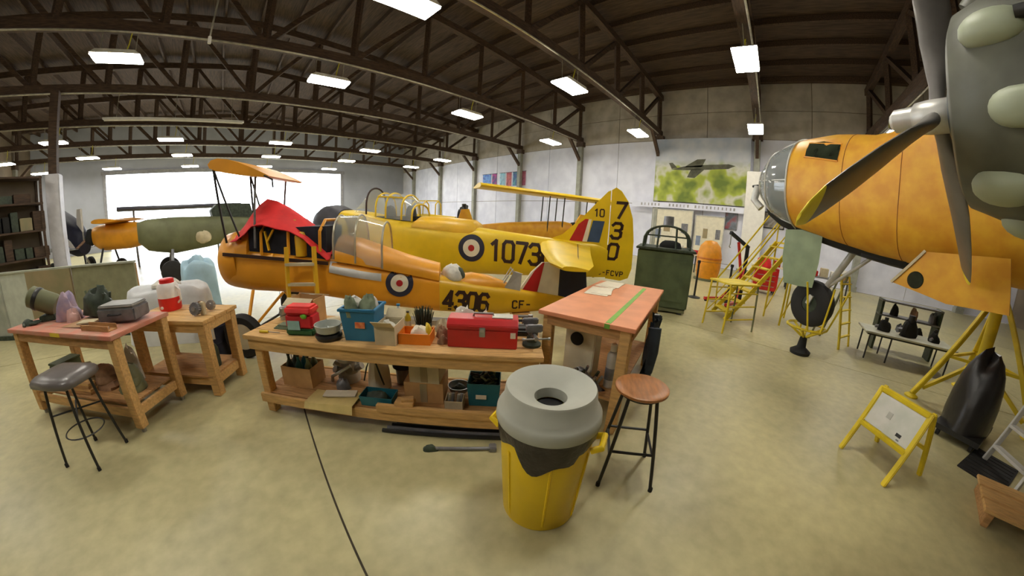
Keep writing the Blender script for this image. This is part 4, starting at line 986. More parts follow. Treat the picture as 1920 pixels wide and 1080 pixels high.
for s in (-1, 1): MB().bar((GU+.05, s*.15, 1.02), (GU, s*.15, .87), .04, .07).build('fork', alu, BM)
wl = MB().lathe([(.14, -.10), (.3, -.125), (.37, -.085), (.385, 0), (.37, .085), (.3, .125), (.14, .10), (.14, -.10)], 36, (GU, 0, .87), axis='Y').build('nose_wheel', rubber, BM, smooth=True)
MB().lathe([(0, -.09), (.12, -.1), (.15, -.08), (.15, .08), (.12, .1), (0, .09)], 24, (GU, 0, .87), axis='Y').build('hub', dkgreen, wl, smooth=True)
# wings and near engine
for s in (-1, 1): MB().loft([[(x0+a, y, z0+b) for a, b in aero(c, t)] for x0, y, z0, c, t in ((5.0, s*.6, 2.95, 2.7, .42), (5.1, s*3.2, 3.02, 2.5, .38), (5.4, s*6.5, 3.1, 2.0, .3), (5.7, s*9.6, 3.2, 1.5, .2))]).build('wing', cowlg, BM, smooth=True, ang=50)
EY, EZ, EU = -2.45, 2.81, 3.60
cw = MB().lathe([(.50, .0), (.56, -.03), (.61, .0), (.665, .18), (.69, .5), (.69, 1.0), (.66, 1.25), (.62, 1.28), (.60, 1.0), (.58, .2), (.50, 0)], 48, (EU+.25, EY, EZ), axis='X').build('engine_cowl', cowlg, BM, smooth=True, ang=60)
MB().lathe([(.61, 1.2), (.62, 1.6), (.55, 2.8), (.35, 4.2), (.05, 5.0)], 40, (EU+.25, EY, EZ), axis='X').build('nacelle', cowlg, BM, smooth=True, ang=60)
for k in range(10):                      # exhaust fairings round the cowl
    a = PI*.1+k*2*PI/10
    f = MB(); f.M = Matrix.Translation((EU+.50+.12*(k % 2), EY+.665*math.cos(a), EZ+.665*math.sin(a))) @ Matrix.Rotation(a, 4, 'X')
    f.lump((0, 0, 0), (.36, .2, .2), 7, .0, 18, 12, flat=False); f.build('exhaust_fairing', fairg, cw, smooth=True)
    f = MB(); f.M = Matrix.Translation((EU+.62+.12*(k % 2), EY+.735*math.cos(a), EZ+.735*math.sin(a))); f.cyl((0, 0, 0), (.13, 0, 0), .035, n=10); f.build('exhaust_stack', black, cw, smooth=True)
MB().tube([(EU+.3, EY-.1, EZ+.62), (EU+.5, EY-.1, EZ+.80), (EU+1.1, EY-.1, EZ+.82), (EU+1.5, EY-.1, EZ+.66)], [.09, .12, .13, .08], 14).build('intake_scoop', cowlg, cw, smooth=True)
eng = MB().lathe([(.0, -.02), (.2, .0), (.28, .1), (.34, .3), (.34, .6), (0, .6)], 28, (EU+.12, EY, EZ), axis='X').build('engine', mat('engine_grey', (92, 96, 96), .45, .4), BM, smooth=True)
for k in range(14):
    a = k*2*PI/14; MB().cyl((EU+.42+.12*(k % 2), EY+.25*math.cos(a), EZ+.25*math.sin(a)), (EU+.42+.12*(k % 2), EY+.53*math.cos(a), EZ+.53*math.sin(a)), .075, n=10).build('cylinder', black, eng, smooth=True)
pr = MB().lathe([(0, -.34), (.05, -.335), (.085, -.30), (.09, -.16), (.11, -.14), (.12, -.05), (.12, .08), (.09, .13), (0, .13)], 28, (EU, EY, EZ), axis='X').build('propeller_hub', alu, BM, smooth=True)
def blade_mesh(ang):
    b = MB(); dirv = Vector((0, -math.cos(ang), math.sin(ang))); side = Vector((0, -math.sin(ang), -math.cos(ang))); ax = Vector((1, 0, 0))
    rings = []
    for r, ch, tk, tw in ((.06, .11, .10, -1.1), (.22, .12, .10, -1.1), (.34, .17, .085, -1.02), (.55, .24, .07, -.95), (.9, .30, .06, -.82), (1.3, .30, .05, -.74), (1.62, .27, .04, -.70), (1.8, .23, .03, -.68), (1.89, .15, .02, -.68), (1.92, .05, .012, -.68)):
        cd = side*math.cos(tw)+ax*math.sin(tw); nd = ax*math.cos(tw)-side*math.sin(tw); c = Vector((EU, EY, EZ))+dirv*r
        rings.append([c+cd*(ch/2*math.cos(t))+nd*(tk/2*math.sin(t)) for t in arange(0, 2*PI*15/16, 16)])
    b.loft(rings[:8]); o = b.build('propeller_blade', blade, BM, smooth=True, ang=60)
    e = MB(); e.loft(rings[7:]); e.build('blade_tip', mat('tip_yellow', (232, 214, 60), .5), o, smooth=True, ang=60)
for a in (-.49, 1.72, 3.75): blade_mesh(a)

# ---- yellow tripod jack under the bomber
def tripod(name, label, loc, rz, h, r, feet, m, group=None):
    t = thing(name, label, 'jack stand', (*loc, 0), rz, group)
    MB().cyl((0, 0, h*.28), (0, 0, h*.82), .085, n=16).build('cylinder', m, t, smooth=True)
    MB().cyl((0, 0, h*.82), (0, 0, h), .05, n=14).build('ram', steel, t, smooth=True)
    MB().lathe([(0, h-.02), (.09, h-.02), (.1, h), (0, h+.02)], 14).build('pad', m, t)
    for k in range(3):
        a = k*2*PI/3; c, s = math.cos(a), math.sin(a)
        MB().bar((.06*c, .06*s, h*.80), (r*c, r*s, .05), .07, .07).build('leg', m, t, bevel=.008)
        MB().bar((.06*c, .06*s, h*.32), (r*.86*c, r*.86*s, .16), .05, .05).build('lower_brace', m, t)
        MB().lathe([(0, 0), (.1, 0), (.1, .02), (.05, .05), (0, .05)], 16, (r*c, r*s, 0)).build('foot', m, t)
        b = (k+1)*2*PI/3; q = .6
        MB().bar((r*q*c, r*q*s, .05+(h*.80-.05)*(1-q)), (r*q*math.cos(b), r*q*math.sin(b), .05+(h*.80-.05)*(1-q)), .04, .04).build('tie_bar', m, t)
    return t
tripod('tripod_jack', 'tall yellow tripod jack beside the hinged orange belly door', (5.55, -3.62), 1.75, 1.98, .95, 3, standy)
# yellow cradle under the nose wheel
cr = thing('wheel_cradle', 'yellow tube cradle with dark foot under the bomber nose wheel', 'cradle', (6.154, -1.027, 0), .3)
MB().lathe([(0, 0), (.17, 0), (.18, .05), (.08, .12), (.06, .3), (0, .3)], 20).build('foot', matte, cr, smooth=True)
for a in (.3, 1.4, 2.5, 3.6, 4.7, 5.8):
    c, s = math.cos(a), math.sin(a)
    MB().tube([(.04*c, .04*s, .3), (.22*c, .22*s, .42), (.34*c, .34*s, .48)], .02, 8).build('arm', standy, cr, smooth=True)
MB().lathe([(.32, .46), (.35, .48), (.32, .5), (.30, .48), (.32, .46)], 28).build('ring', standy, cr, smooth=True)
MB().cyl((-.32, -.1, .48), (-.42, -.12, 1.2), .016, n=8).build('upright', standy, cr)
MB().cyl((-.30, .12, .48), (-.40, .35, 1.25), .016, n=8).build('upright', standy, cr)
MB().cyl((-.2, -.27, .48), (-.36, -.42, 1.2), .016, n=8).build('upright', standy, cr)

# ---- yellow stairs and stands by the nose
def stairs(name, label, loc, rz, L, Hh, W, n, rail=1.0):
    t = thing(name, label, 'steps', (*loc, 0), rz)
    for s in (-1, 1):
        MB().bar((0, s*W/2, .02), (L, s*W/2, Hh), .04, .09).build('stringer', standy, t)
        MB().tube([(.05, s*W/2, .1), (.0, s*W/2, rail*.85), (L, s*W/2, Hh+rail), (L+.55, s*W/2, Hh+rail), (L+.6, s*W/2, Hh)], .02, 8).build('handrail', standy, t, smooth=True)
        MB().tube([(.02, s*W/2, rail*.45), (L, s*W/2, Hh+rail*.5), (L+.58, s*W/2, Hh+rail*.5)], .015, 8).build('mid_rail', standy, t, smooth=True)
        for x in (L, L+.58):
            MB().cyl((x, s*W/2, 0), (x, s*W/2, Hh), .022, n=8).build('post', standy, t)
            MB().cyl((x-.29 if x > L else x, s*W/2, Hh+.0), (x-.29 if x > L else x, s*W/2, Hh+rail), .016, n=8).build('rail_post', standy, t)
        MB().cyl((L, s*W/2, .15), (L+.58, s*W/2, Hh*.9), .015, n=8).build('cross_brace', standy, t)
    for i in range(n):
        q = (i+.6)/n; MB().box((L*q, 0, .02+(Hh-.02)*q), (.2, W-.02, .03)).build('tread', standy, t)
    MB().box((L+.29, 0, Hh), (.6, W, .04)).build('platform', standy, t)
    return t
stairs('access_steps', 'yellow access steps climbing to the glazed bomber nose', (7.5, .62), -1.05, 1.35, 1.75, .7, 7, .95)
t = thing('step_stand', 'low yellow tube step stand in front of the access steps', 'steps', (6.72, .34, 0), -.75)
for x in (-.35, .35):
    for y in (-.28, .28): MB().cyl((x*1.1, y*1.1, 0), (x, y, .9), .018, n=8).build('leg', [standy, olive][int(x > 0)], t)
for z in (.25, .5, .75):
    for y in (-.29, .29): MB().cyl((-.36, y, z), (.36, y, z), .014, n=8).build('rung', standy, t)
MB().box((0, 0, .91), (.76, .62, .03)).build('platform', standy, t)
for x in (-.35, .35): MB().cyl((x, -.28, .9), (x, .28, .3), .012, n=6).build('brace', standy, t)
t = thing('folding_ladder', 'narrow yellow ladder frame standing behind the nose wheel', 'ladder', (7.35, -1.75, 0), -.6)
for s in (-1, 1):
    MB().bar((s*.25, -.3, 0), (s*.2, 0, 1.35), .05, .03).build('rail', standy, t)
    MB().bar((s*.25, .35, 0), (s*.2, .02, 1.35), .04, .03).build('rear_rail', olive, t)
for i in range(5):
    z = .22+.24*i; MB().bar((-.24, -.3+.22*z, z), (.24, -.3+.22*z, z), .06, .02).build('tread', standy, t)
MB().lump((0, 0, 1.33), (.3, .2, .08), 3, .2).build('cloth', ragw, t, smooth=True)

# ---- low white-topped bench under the bomber with dark gear
LBA = math.atan2(-1.47, -.06)
lb = thing('low_bench', 'low pale-topped bench with thin black legs under the bomber', 'bench', (6.75, -3.05, 0), LBA)
MB().box((0, .32, .49), (1.7, .7, .03)).build('bench_top', mat('bench_pale', (190, 190, 172), .5, var=.08), lb, bevel=.006)
for x in (-.75, -.35, .75):
    for y in (.04, .6): MB().cyl((x, y, 0), (x, y, .475), .016, n=8).build('leg', black, lb)
MB().box((0, .32, .455), (1.6, .6, .03)).build('frame', black, lb)
for i, (x, sz, lab) in enumerate([(-.45, .24, 'dark gearbox on the low pale bench'), (.0, .36, 'large black engine accessory on the low pale bench'), (.5, .22, 'small black fitting near the end of the low pale bench')]):
    c, s = math.cos(LBA), math.sin(LBA)
    t = thing('engine_accessory', lab, 'engine part', (6.75+x*c-.3*s, -3.05+x*s+.3*c, .505), LBA+.4*i)
    MB().lump((0, 0, 0), (sz, sz*.8, sz*.8), 160+i, .35, 18, 10).build('casting', matte, t, smooth=True)
    MB().cyl((0, 0, sz*.6), (0, 0, sz*1.05), sz*.16, n=12).build('shaft', black, t, smooth=True)
    MB().cyl((-sz*.3, 0, sz*.3), (-sz*.75, 0, sz*.25), sz*.12, n=12).build('flange', greym, t, smooth=True)
t = thing('control_rack', 'grey rack of brackets standing behind the low bench', 'rack', (7.8, -3.3, 0), LBA)
for x in (-.6, .6): MB().box((x, 0, .5), (.05, .3, 1.0)).build('upright', dkgreen, t)
for z in (.35, .7, .98): MB().box((0, 0, z), (1.25, .32, .03)).build('shelf', greym, t)
for i in range(6): MB().lump((-.5+.2*i, 0, .715 if i % 2 else .365), (.16, .2, .2), 170+i, .35).build('bracket', [ragb, matte, greym][i % 3], t, smooth=True)
# ---- black tarp-covered cart and white ladder at the right edge
t = thing('covered_cart', 'black tarp-covered cart beside the white ladder', 'cart', (4.42, -3.0, 0), -.7)
MB().box((0, 0, .12), (.8, .55, .06)).build('deck', black, t)
for x in (-.32, .32):
    for y in (-.2, .2): MB().lathe([(0, -.02), (.045, -.02), (.045, .02), (0, .02)], 14, (x, y, .045), axis='Y').build('caster', rubber, t, smooth=True)
MB().lump((0, 0, .15), (.8, .55, .85), 181, .16, 24, 14).build('tarp', mat('black_tarp', (38, 36, 36), .3, var=.3, scale=4, bump=.5), t, smooth=True)
t = thing('floor_mat', 'black rubber mat on the floor under the white ladder', 'mat', (3.75, -3.05, 0), -.75)
MB().box((0, 0, .008), (.75, .5, .016)).build('mat', rubber, t, bevel=.004)
for i in range(8): MB().box((-.32+.09*i, 0, .019), (.03, .46, .006)).build('ridge', rubber, t)
t = thing('step_ladder', 'white aluminium step ladder beside the black covered cart', 'ladder', (3.66, -3.12, 0.022), -2.94)
lm = mat('ladder_white', (196, 194, 188), .45, .2, var=.08)
for s in (-1, 1):
    MB().bar((s*.26, 0, 0), (s*.17, .42, 1.58), .03, .06).build('rail', lm, t, bevel=.004)
    MB().bar((s*.26, .95, 0), (s*.18, .46, 1.54), .025, .04).build('rear_rail', lm, t)
for i in range(6):
    q = (i+.7)/6.3; MB().box((0, .42*q, 1.58*q), (.5-.16*q, .09, .03)).build('tread', lm, t)
for q in (.25, .6): MB().bar((-.25+.08*q, .95-.49*q, 1.54*q), (.25-.08*q, .95-.49*q, 1.54*q), .02, .03).build('brace', lm, t)
MB().box((0, .44, 1.6), (.38, .2, .04)).build('cap', lm, t, bevel=.008)
t = thing('crate_lid', 'pale wooden crate lid lying on the floor near the ladder', 'wood', (2.92, -2.80, 0), -1.9)
for i in range(3): MB().box((0, -.2+.2*i, .14), (.62, .18, .03)).build('slat', wood, t, bevel=.004)
for x in (-.24, .24): MB().box((x, 0, .0625), (.06, .56, .125)).build('bearer', woodd, t, bevel=.004)

# ================================================================== GREEN TURRET AND THINGS BY THE RIGHT WALL
TUA = .27
tu = thing('gun_turret_cabin', 'dark green cabin box with a framed perspex canopy on a pallet', 'turret', (7.15, 1.93, 0), TUA)
MB().box((.1, 0, .07), (1.1, 1.1, .06)).build('pallet_deck', olive, tu)
for y in (-.45, 0, .45): MB().box((.1, y, .02), (1.1, .1, .04)).build('pallet_runner', matte, tu)
MB().box((.1, 0, .71), (1.1, 1.18, 1.22)).build('cabin', turretg, tu, bevel=.03)
MB().box((-.46, .0, .71), (.02, .9, .9)).build('front_panel', turretg, tu, bevel=.006)
MB().box((.1, 0, 1.34), (1.18, 1.26, .05)).build('rim', dkgreen, tu, bevel=.01)
def tarc(x): return [(x, .5*math.cos(a)*(1 if abs(math.cos(a)) < .9 else 1), 1.365+.47*math.sin(a)**.6) for a in arange(.001, PI-.001, 13)]
for x in (-.35, .1, .5): MB().tube(tarc(x), .022, 6).build('canopy_frame', dkgreen, tu, smooth=True)
for y, z in ((-.5, 1.38), (-.36, 1.72), (0, 1.83), (.36, 1.72), (.5, 1.38)): MB().bar((-.35, y, z), (.5, y, z), .035, .035).build('canopy_rail', dkgreen, tu)
for y in (-.2, .2): MB().bar((-.36, y, 1.36), (-.36, y*.9, 1.8), .03, .03).build('canopy_post', dkgreen, tu)
MB().bar((-.36, -.46, 1.62), (-.36, .46, 1.62), .03, .03).build('canopy_rail', dkgreen, tu)
MB().loft([tarc(-.34), tarc(.49)], False, 0, False).build('canopy_glass', clear, tu, smooth=True)
MB().lump((.05, -.1, 1.36), (.3, .5, .16), 5, .2).build('gunner_seat', matte, tu, smooth=True)
MB().lathe([(0, 1.83), (.12, 1.83), (.11, 2.05), (0, 2.06)], 16, (.1, .0, 0)).build('top_mount', greym, tu, smooth=True)
# orange nose cone
t = thing('nose_cone', 'rounded orange fibreglass nose cone standing behind the turret', 'nose cone', (12.9, 1.75, 0), .1)
MB().lathe([(.36, .0), (.40, .02), (.47, .55), (.46, .95), (.38, 1.28), (.22, 1.46), (0, 1.5)], 32).build('shell', mat('cone_orange', (222, 144, 18), .45, var=.1), t, smooth=True)
MB().lathe([(.475, .80), (.485, .82), (.475, .86)], 32).build('band', mat('cone_band', (190, 104, 16), .5), t, smooth=True)
MB().lathe([(.38, 0), (.5, 0), (.5, .06), (.4, .08)], 28).build('base_ring', olive, t, smooth=True)
# belt barrier posts
def post(loc, label):
    t = thing('barrier_post', label, 'barrier post', (*loc, 0), .2, 'belt barrier posts')
    MB().lathe([(0, 0), (.17, 0), (.17, .02), (.05, .05), (0, .05)], 20).build('base', black, t, smooth=True)
    MB().cyl((0, 0, .04), (0, 0, .95), .03, n=12).build('pole', black, t, smooth=True)
    MB().lathe([(0, .95), (.045, .95), (.045, 1.02), (0, 1.03)], 14).build('head', black, t, smooth=True)
    return t
p1 = post((9.05, 1.48), 'black barrier post next to the green turret cabin'); p2 = post((9.3, .62), 'black barrier post at the red hoist end of the belt')
bl = MB(); bl.bar((0, 0, 1.0), (.27, -.77, 1.0), .05, .006); o = bl.build('belt', numb, p1); o.rotation_euler = (0, 0, -.2)
# red engine hoist
t = thing('engine_hoist', 'red and black engine hoist standing by the barrier post', 'hoist', (9.6, .30, 0), 2.6)
for s in (-1, 1): MB().bar((0, s*.15, .08), (1.1, s*.35, .08), .07, .07).build('base_leg', redbox, t)
MB().bar((0, 0, .08), (0, 0, 1.55), .09, .09).build('mast', matte, t)
MB().bar((-.05, 0, 1.5), (.85, 0, 1.85), .07, .08).build('boom', matte, t)
MB().cyl((.08, 0, .6), (.45, 0, 1.62), .04, n=12).build('ram', redbox, t, smooth=True)
for s in (-1, 1): MB().bar((.5, s*.23, .1), (0, 0, .95), .04, .04).build('brace', redbox, t)
for x, y in ((1.05, .34), (1.05, -.34), (0, .15), (0, -.15)): MB().lathe([(0, -.02), (.05, -.02), (.05, .02), (0, .02)], 14, (x, y, .05), axis='Y').build('caster', rubber, t, smooth=True)
MB().tube([(.82, 0, 1.8), (.82, 0, 1.55), (.85, 0, 1.5), (.80, 0, 1.47)], .015, 6).build('hook', steel, t)
# red tool cart and workshop tables further back
t = thing('tool_cart', 'red rolling tool cart in the back by the white casing', 'tool cart', (12.2, -.35, 0), .1)
MB().box((0, 0, .5), (.5, .8, .75)).build('cabinet', redbox, t, bevel=.01)
for i in range(4):
    d = MB().box((-.255, 0, .22+.18*i), (.02, .74, .155)).build('drawer', redbox, t, bevel=.004); MB().box((-.27, 0, .27+.18*i), (.012, .6, .02)).build('pull', steel, d)
for x in (-.2, .2):
    for y in (-.33, .33): MB().lathe([(0, -.02), (.06, -.02), (.06, .02), (0, .02)], 14, (x, y, .06), axis='Y').build('caster', rubber, t, smooth=True)
MB().lump((0, .1, .88), (.4, .5, .3), 191, .3).build('red_jacket', redcloth, t, smooth=True)
for i, (x, y, lab, m) in enumerate([(14.5, -.6, 'pale trestle table with boxes near the right wall casing', cream), (14.8, 3.2, 'pale trestle table before the display board', cream), (13.4, -2.6, 'grey trestle table behind the yellow steps', greym)]):
    t = thing('trestle_table', lab, 'table', (x, y, 0), PI/2)
    MB().box((0, 0, .75), (1.6, .7, .04)).build('table_top', m, t, bevel=.005)
    for sx in (-.65, .65):
        for sy in (-.25, .25): MB().bar((sx, sy*1.2, 0), (sx, sy, .73), .04, .04).build('leg', black, t)
    for k in range(4): MB().box((-.55+.36*k, .05*(k % 2), .77+.09+.03*(k % 3)), (.26, .3, .18+.06*(k % 3))).build('box', [cardpale, redbox, cardboard, white][(k+i) % 4], t, bevel=.01)
# display boards against the wall
for i, (y, zb, zt, wd, lab) in enumerate([(4.6, .5, 2.8, 2.2, 'white display board on the wall under the mural'), (2.6, .4, 2.6, 1.5, 'tall white display board beside the casing')]):
    t = thing('display_board', lab, 'display board', (17.75, y, 0), 0)
    MB().box((0, 0, (zb+zt)/2), (.05, wd, zt-zb)).build('board', cream, t)
    MB().box((-.03, 0, zt), (.04, wd+.06, .05)).build('frame', alu, t); MB().box((-.03, 0, zb), (.04, wd+.06, .05)).build('frame', alu, t)
    for s in (-1, 1): MB().box((-.02, s*wd/2, zt/2), (.05, .05, zt)).build('post', alu, t)
    for k in range(4): MB().box((-.032, -wd*.32+wd*.22*k, (zb+zt)/2+.2*(-1)**k), (.01, wd*.16, .5)).build('picture', [greym, paper, tanboard, mat('pic_blue', (130, 140, 160), .6)][k], t)
# posters and frames
def frame_pic(name, label, y, z, wd, h, m, fm, x=17.99):
    t = thing(name, label, 'picture', (x, y, z), 0)
    MB().box((0, 0, 0), (.02, wd, h)).build('print', m, t)
    for s in (-1, 1):
        MB().box((-.012, s*wd/2, 0), (.03, .05, h+.05)).build('frame', fm, t); MB().box((-.012, 0, s*h/2), (.03, wd+.05, .05)).build('frame', fm, t)
    return t
def print_mat(name, cols, scale=2.5):
    m = bpy.data.materials.new(name); m.use_nodes = True; nt = m.node_tree; b = nt.nodes['Principled BSDF']; b.inputs['Roughness'].default_value = .6
    tc = nt.nodes.new('ShaderNodeTexCoord'); nz = nt.nodes.new('ShaderNodeTexNoise'); nz.inputs['Scale'].default_value = scale; nz.inputs['Detail'].default_value = 3
    rp = nt.nodes.new('ShaderNodeValToRGB'); cr_ = rp.color_ramp
    nt.links.new(tc.outputs['Object'], nz.inputs['Vector']); nt.links.new(nz.outputs[0], rp.inputs[0]); nt.links.new(rp.outputs[0], b.inputs['Base Color'])
    while len(cr_.elements) < len(cols): cr_.elements.new(.5)
    for i, c in enumerate(cols): cr_.elements[i].position = .3+.4*i/(len(cols)-1); cr_.elements[i].color = (*lin(c), 1)
    return m
frame_pic('framed_picture', 'dark framed picture on the wall right of the casing', -.55, 2.72, 1.0, .75, print_mat('pic_a', [(90, 84, 80), (170, 164, 160), (120, 110, 90)]), black)
frame_pic('wall_poster', 'narrow grey poster on the wall left of the casing', 1.55, 2.6, .6, 1.1, print_mat('pic_b', [(80, 84, 92), (130, 138, 150), (180, 90, 100)]), greym)
for i, (y, wd, cols, lab) in enumerate([(19.6, 1.0, [(60, 90, 190), (110, 160, 220), (70, 80, 170)], 'blue banner hanging high on the wall'), (18.7, .55, [(200, 60, 150), (110, 70, 130), (60, 70, 130)], 'magenta banner hanging beside the blue banner'), (17.8, .6, [(130, 200, 220), (170, 200, 220), (100, 150, 180)], 'pale cyan banner hanging on the wall'), (17.1, .55, [(170, 70, 90), (200, 110, 110), (130, 60, 60)], 'dark pink banner hanging on the wall'), (16.4, .6, [(60, 130, 140), (70, 90, 160), (90, 170, 170)], 'teal banner hanging on the wall'), (15.7, .6, [(160, 80, 100), (190, 110, 140), (110, 70, 90)], 'plum banner at the end of the row')]):
    t = thing('wall_banner', lab, 'banner', (18.0, y, 4.75), 0, 'banners on the white wall')
    MB().loft([[(-.02-.02*math.sin(4*k), -wd/2+wd*k/6, z) for k in range(7)] for z in (-.55, .5)], False, 0, False).build('cloth', print_mat('ban%d' % i, cols, 3.5), t, smooth=True)
    MB().cyl((-.02, -wd/2-.03, .51), (-.02, wd/2+.03, .51), .02, n=8).build('rod', black, t)

# mural with fields, sky and a dark airplane shape
mu = thing('wall_mural', 'large wall mural of an airplane over green fields', 'mural', (17.66, 3.27, 0), 0)
for y_ in (-2.0, -.7, .7, 2.0): MB().box((.18, y_, 4.93), (.33, .08, 3.3)).build('batten', woodd, mu)
def mural_mat():
    m = bpy.data.materials.new('mural_paint'); m.use_nodes = True; nt = m.node_tree; b = nt.nodes['Principled BSDF']; b.inputs['Roughness'].default_value = .7
    tc = nt.nodes.new('ShaderNodeTexCoord'); sp = nt.nodes.new('ShaderNodeSeparateXYZ'); nt.links.new(tc.outputs['Object'], sp.inputs[0])
    nz = nt.nodes.new('ShaderNodeTexNoise'); nz.inputs['Scale'].default_value = .62; nz.inputs['Detail'].default_value = 3; nt.links.new(tc.outputs['Object'], nz.inputs['Vector'])
    g = nt.nodes.new('ShaderNodeValToRGB')
    for p_, c in ((.38, (104, 122, 48)), (.48, (166, 176, 66)), (.54, (204, 202, 190)), (.62, (140, 152, 60))):
        e = g.color_ramp.elements.new(p_); e.color = (*lin(c), 1)
    g.color_ramp.elements.remove(g.color_ramp.elements[0]); g.color_ramp.elements.remove(g.color_ramp.elements[-1])
    s = nt.nodes.new('ShaderNodeValToRGB'); s.color_ramp.elements[0].color = (*lin((150, 164, 186)), 1); s.color_ramp.elements[1].color = (*lin((204, 204, 206)), 1)
    s.color_ramp.elements[0].position = .35; s.color_ramp.elements[1].position = .65
    nt.links.new(nz.outputs[0], g.inputs[0]); nt.links.new(nz.outputs[0], s.inputs[0])
    ad = nt.nodes.new('ShaderNodeMath'); ad.operation = 'MULTIPLY_ADD'; ad.inputs[1].default_value = .8; nt.links.new(nz.outputs[0], ad.inputs[0]); nt.links.new(sp.outputs['Z'], ad.inputs[2])
    mr = nt.nodes.new('ShaderNodeMapRange'); mr.inputs[1].default_value = 5.5; mr.inputs[2].default_value = 5.95; nt.links.new(ad.outputs[0], mr.inputs[0])
    mx = nt.nodes.new('ShaderNodeMixRGB'); nt.links.new(mr.outputs[0], mx.inputs[0]); nt.links.new(g.outputs[0], mx.inputs[1]); nt.links.new(s.outputs[0], mx.inputs[2]); nt.links.new(mx.outputs[0], b.inputs['Base Color'])
    return m
MB().box((0, 0, 4.93), (.03, 4.95, 3.4)).build('painted_panel', mural_mat(), mu)
sil = mat('mural_dark', (84, 84, 66), .7, var=.3, scale=3)
def sil_poly(pts, nm): MB().prism(pts, -.024, -.018, 'x').build(nm, sil, mu)
sil_poly([(1.6, 4.95), (.9, 5.12), (-.3, 5.22), (-1.4, 5.28), (-1.75, 5.2), (-1.4, 5.04), (-.2, 4.96), (.9, 4.92)], 'painted_fuselage')
sil_poly([(.9, 5.08), (.2, 5.5), (-.25, 5.52), (-.05, 5.1)], 'painted_wing')
sil_poly([(.5, 4.98), (.7, 4.55), (.3, 4.52), (-.2, 4.98)], 'painted_wing')
sil_poly([(1.55, 4.98), (1.72, 5.3), (1.52, 5.32), (1.25, 5.05)], 'painted_tail')
t = thing('wall_sign', 'long white lettered sign strip under the mural', 'sign', (17.66, 3.9, 3.02), 0)
for y_ in (-2.6, 0, 2.6): MB().box((.18, y_, 0), (.33, .08, .2)).build('batten', woodd, t)
MB().box((0, 0, 0), (.04, 6.2, .30)).build('board', wallw, t)
rg = random.Random(12)
for k in range(26):
    y = 2.5-.2*k+.02*rg.random()
    if k in (6, 7, 14): continue
    MB().box((-.023, y, .01), (.006, .035+.05*rg.random(), .14)).build('worn_letter_stroke', mat('sign_grey', (150, 148, 150), .6), t)
t = thing('wall_shelf', 'long pale shelf ledge running along the wall', 'shelf', (17.75, 8.6, 2.4), 0)
MB().box((0, 0, 0), (.4, 3.0, .06)).build('ledge', white, t)
for y in (-1.3, 0, 1.3): MB().bar((.15, y, -.35), (-.1, y, -.03), .04, .04).build('bracket', greym, t)

# ================================================================== LEFT BACKGROUND
# low partition of leaning boards behind the red table
pa, pb = Vector((-5.7, 8.45, 0)), Vector((-1.75, 6.78, 0)); pd = (pb-pa); pl = pd.length; pan = math.atan2(pd.y, pd.x)
t = thing('low_partition', 'low partition of grey and tan boards behind the red table', 'partition', pa, pan)
for i, (a, b, m) in enumerate([(0, 1.0, greyboard), (1.0, 1.75, wallw), (1.75, 2.9, tanboard), (2.9, pl, tanboard)]):
    MB().box(((a+b)/2, .03*(i % 2), .64), (b-a-.015, .04, 1.16)).build('board', [greyboard, mat('pale_board', (192, 196, 182), .6, var=.08), tanboard, mat('olive_board', (136, 134, 104), .6, var=.12)][i], t)
for x in (.1, 1.7, 3.2, pl-.1): MB().box((x, .12, .6), (.06, .1, 1.2)).build('post', woodd, t)
MB().box((pl/2, -.01, .04), (pl, .1, .08)).build('skirting', dkgreen, t)
MB().box((pl/2, .03, 1.235), (pl, .09, .03)).build('cap_rail', greyboard, t)
# sheeted object
def drape(t, name, m, sx, sy, h, seed, n=22):
    rg = random.Random(seed); ph = [rg.uniform(0, 6) for _ in range(6)]; mb = MB(); rings = []
    for j, (k, z) in enumerate(((.02, 1.0), (.5, 1.0), (.85, .985), (.95, .94), (1.0, .8), (1.03, .5), (1.07, .2), (1.10, .0))):
        r = []
        for i in range(n*2):
            a = 2*PI*i/(n*2); ca, sa = math.cos(a), math.sin(a); e = .5
            wv = 1+(.05*math.sin(7*a+ph[0])+.03*math.sin(13*a+ph[1]))*(1-z)
            zz = h*z+.05*h*math.sin(3*a+ph[2])*(k > .3)*(z > .5)
            r.append((sx/2*k*wv*math.copysign(abs(ca)**e, ca), sy/2*k*wv*math.copysign(abs(sa)**e, sa), max(.003, zz)))
        rings.append(r)
    mb.loft(rings); return mb.build(name, m, t, smooth=True, ang=80)
t = thing('sheeted_crate', 'white sheet draped over a crate behind the side table', 'sheet', (-1.12, 6.12, 0), -.3)
drape(t, 'sheet', mat('sheet_white', (214, 216, 218), .7, var=.06, bump=.3), 1.35, .55, .86, 5)
MB().lump((0, 0, .86), (.5, .3, .1), 6, .3).build('fold', ragw, t, smooth=True)
t = thing('sheeted_engine', 'pale blue plastic sheet over an engine by the biplane nose', 'sheet', (-.72, 7.25, 0), .3)
drape(t, 'sheet', tarpb, .62, .6, 1.06, 8)
MB().lump((0, 0, 1.04), (.3, .28, .14), 9, .3).build('fold', tarpb, t, smooth=True)
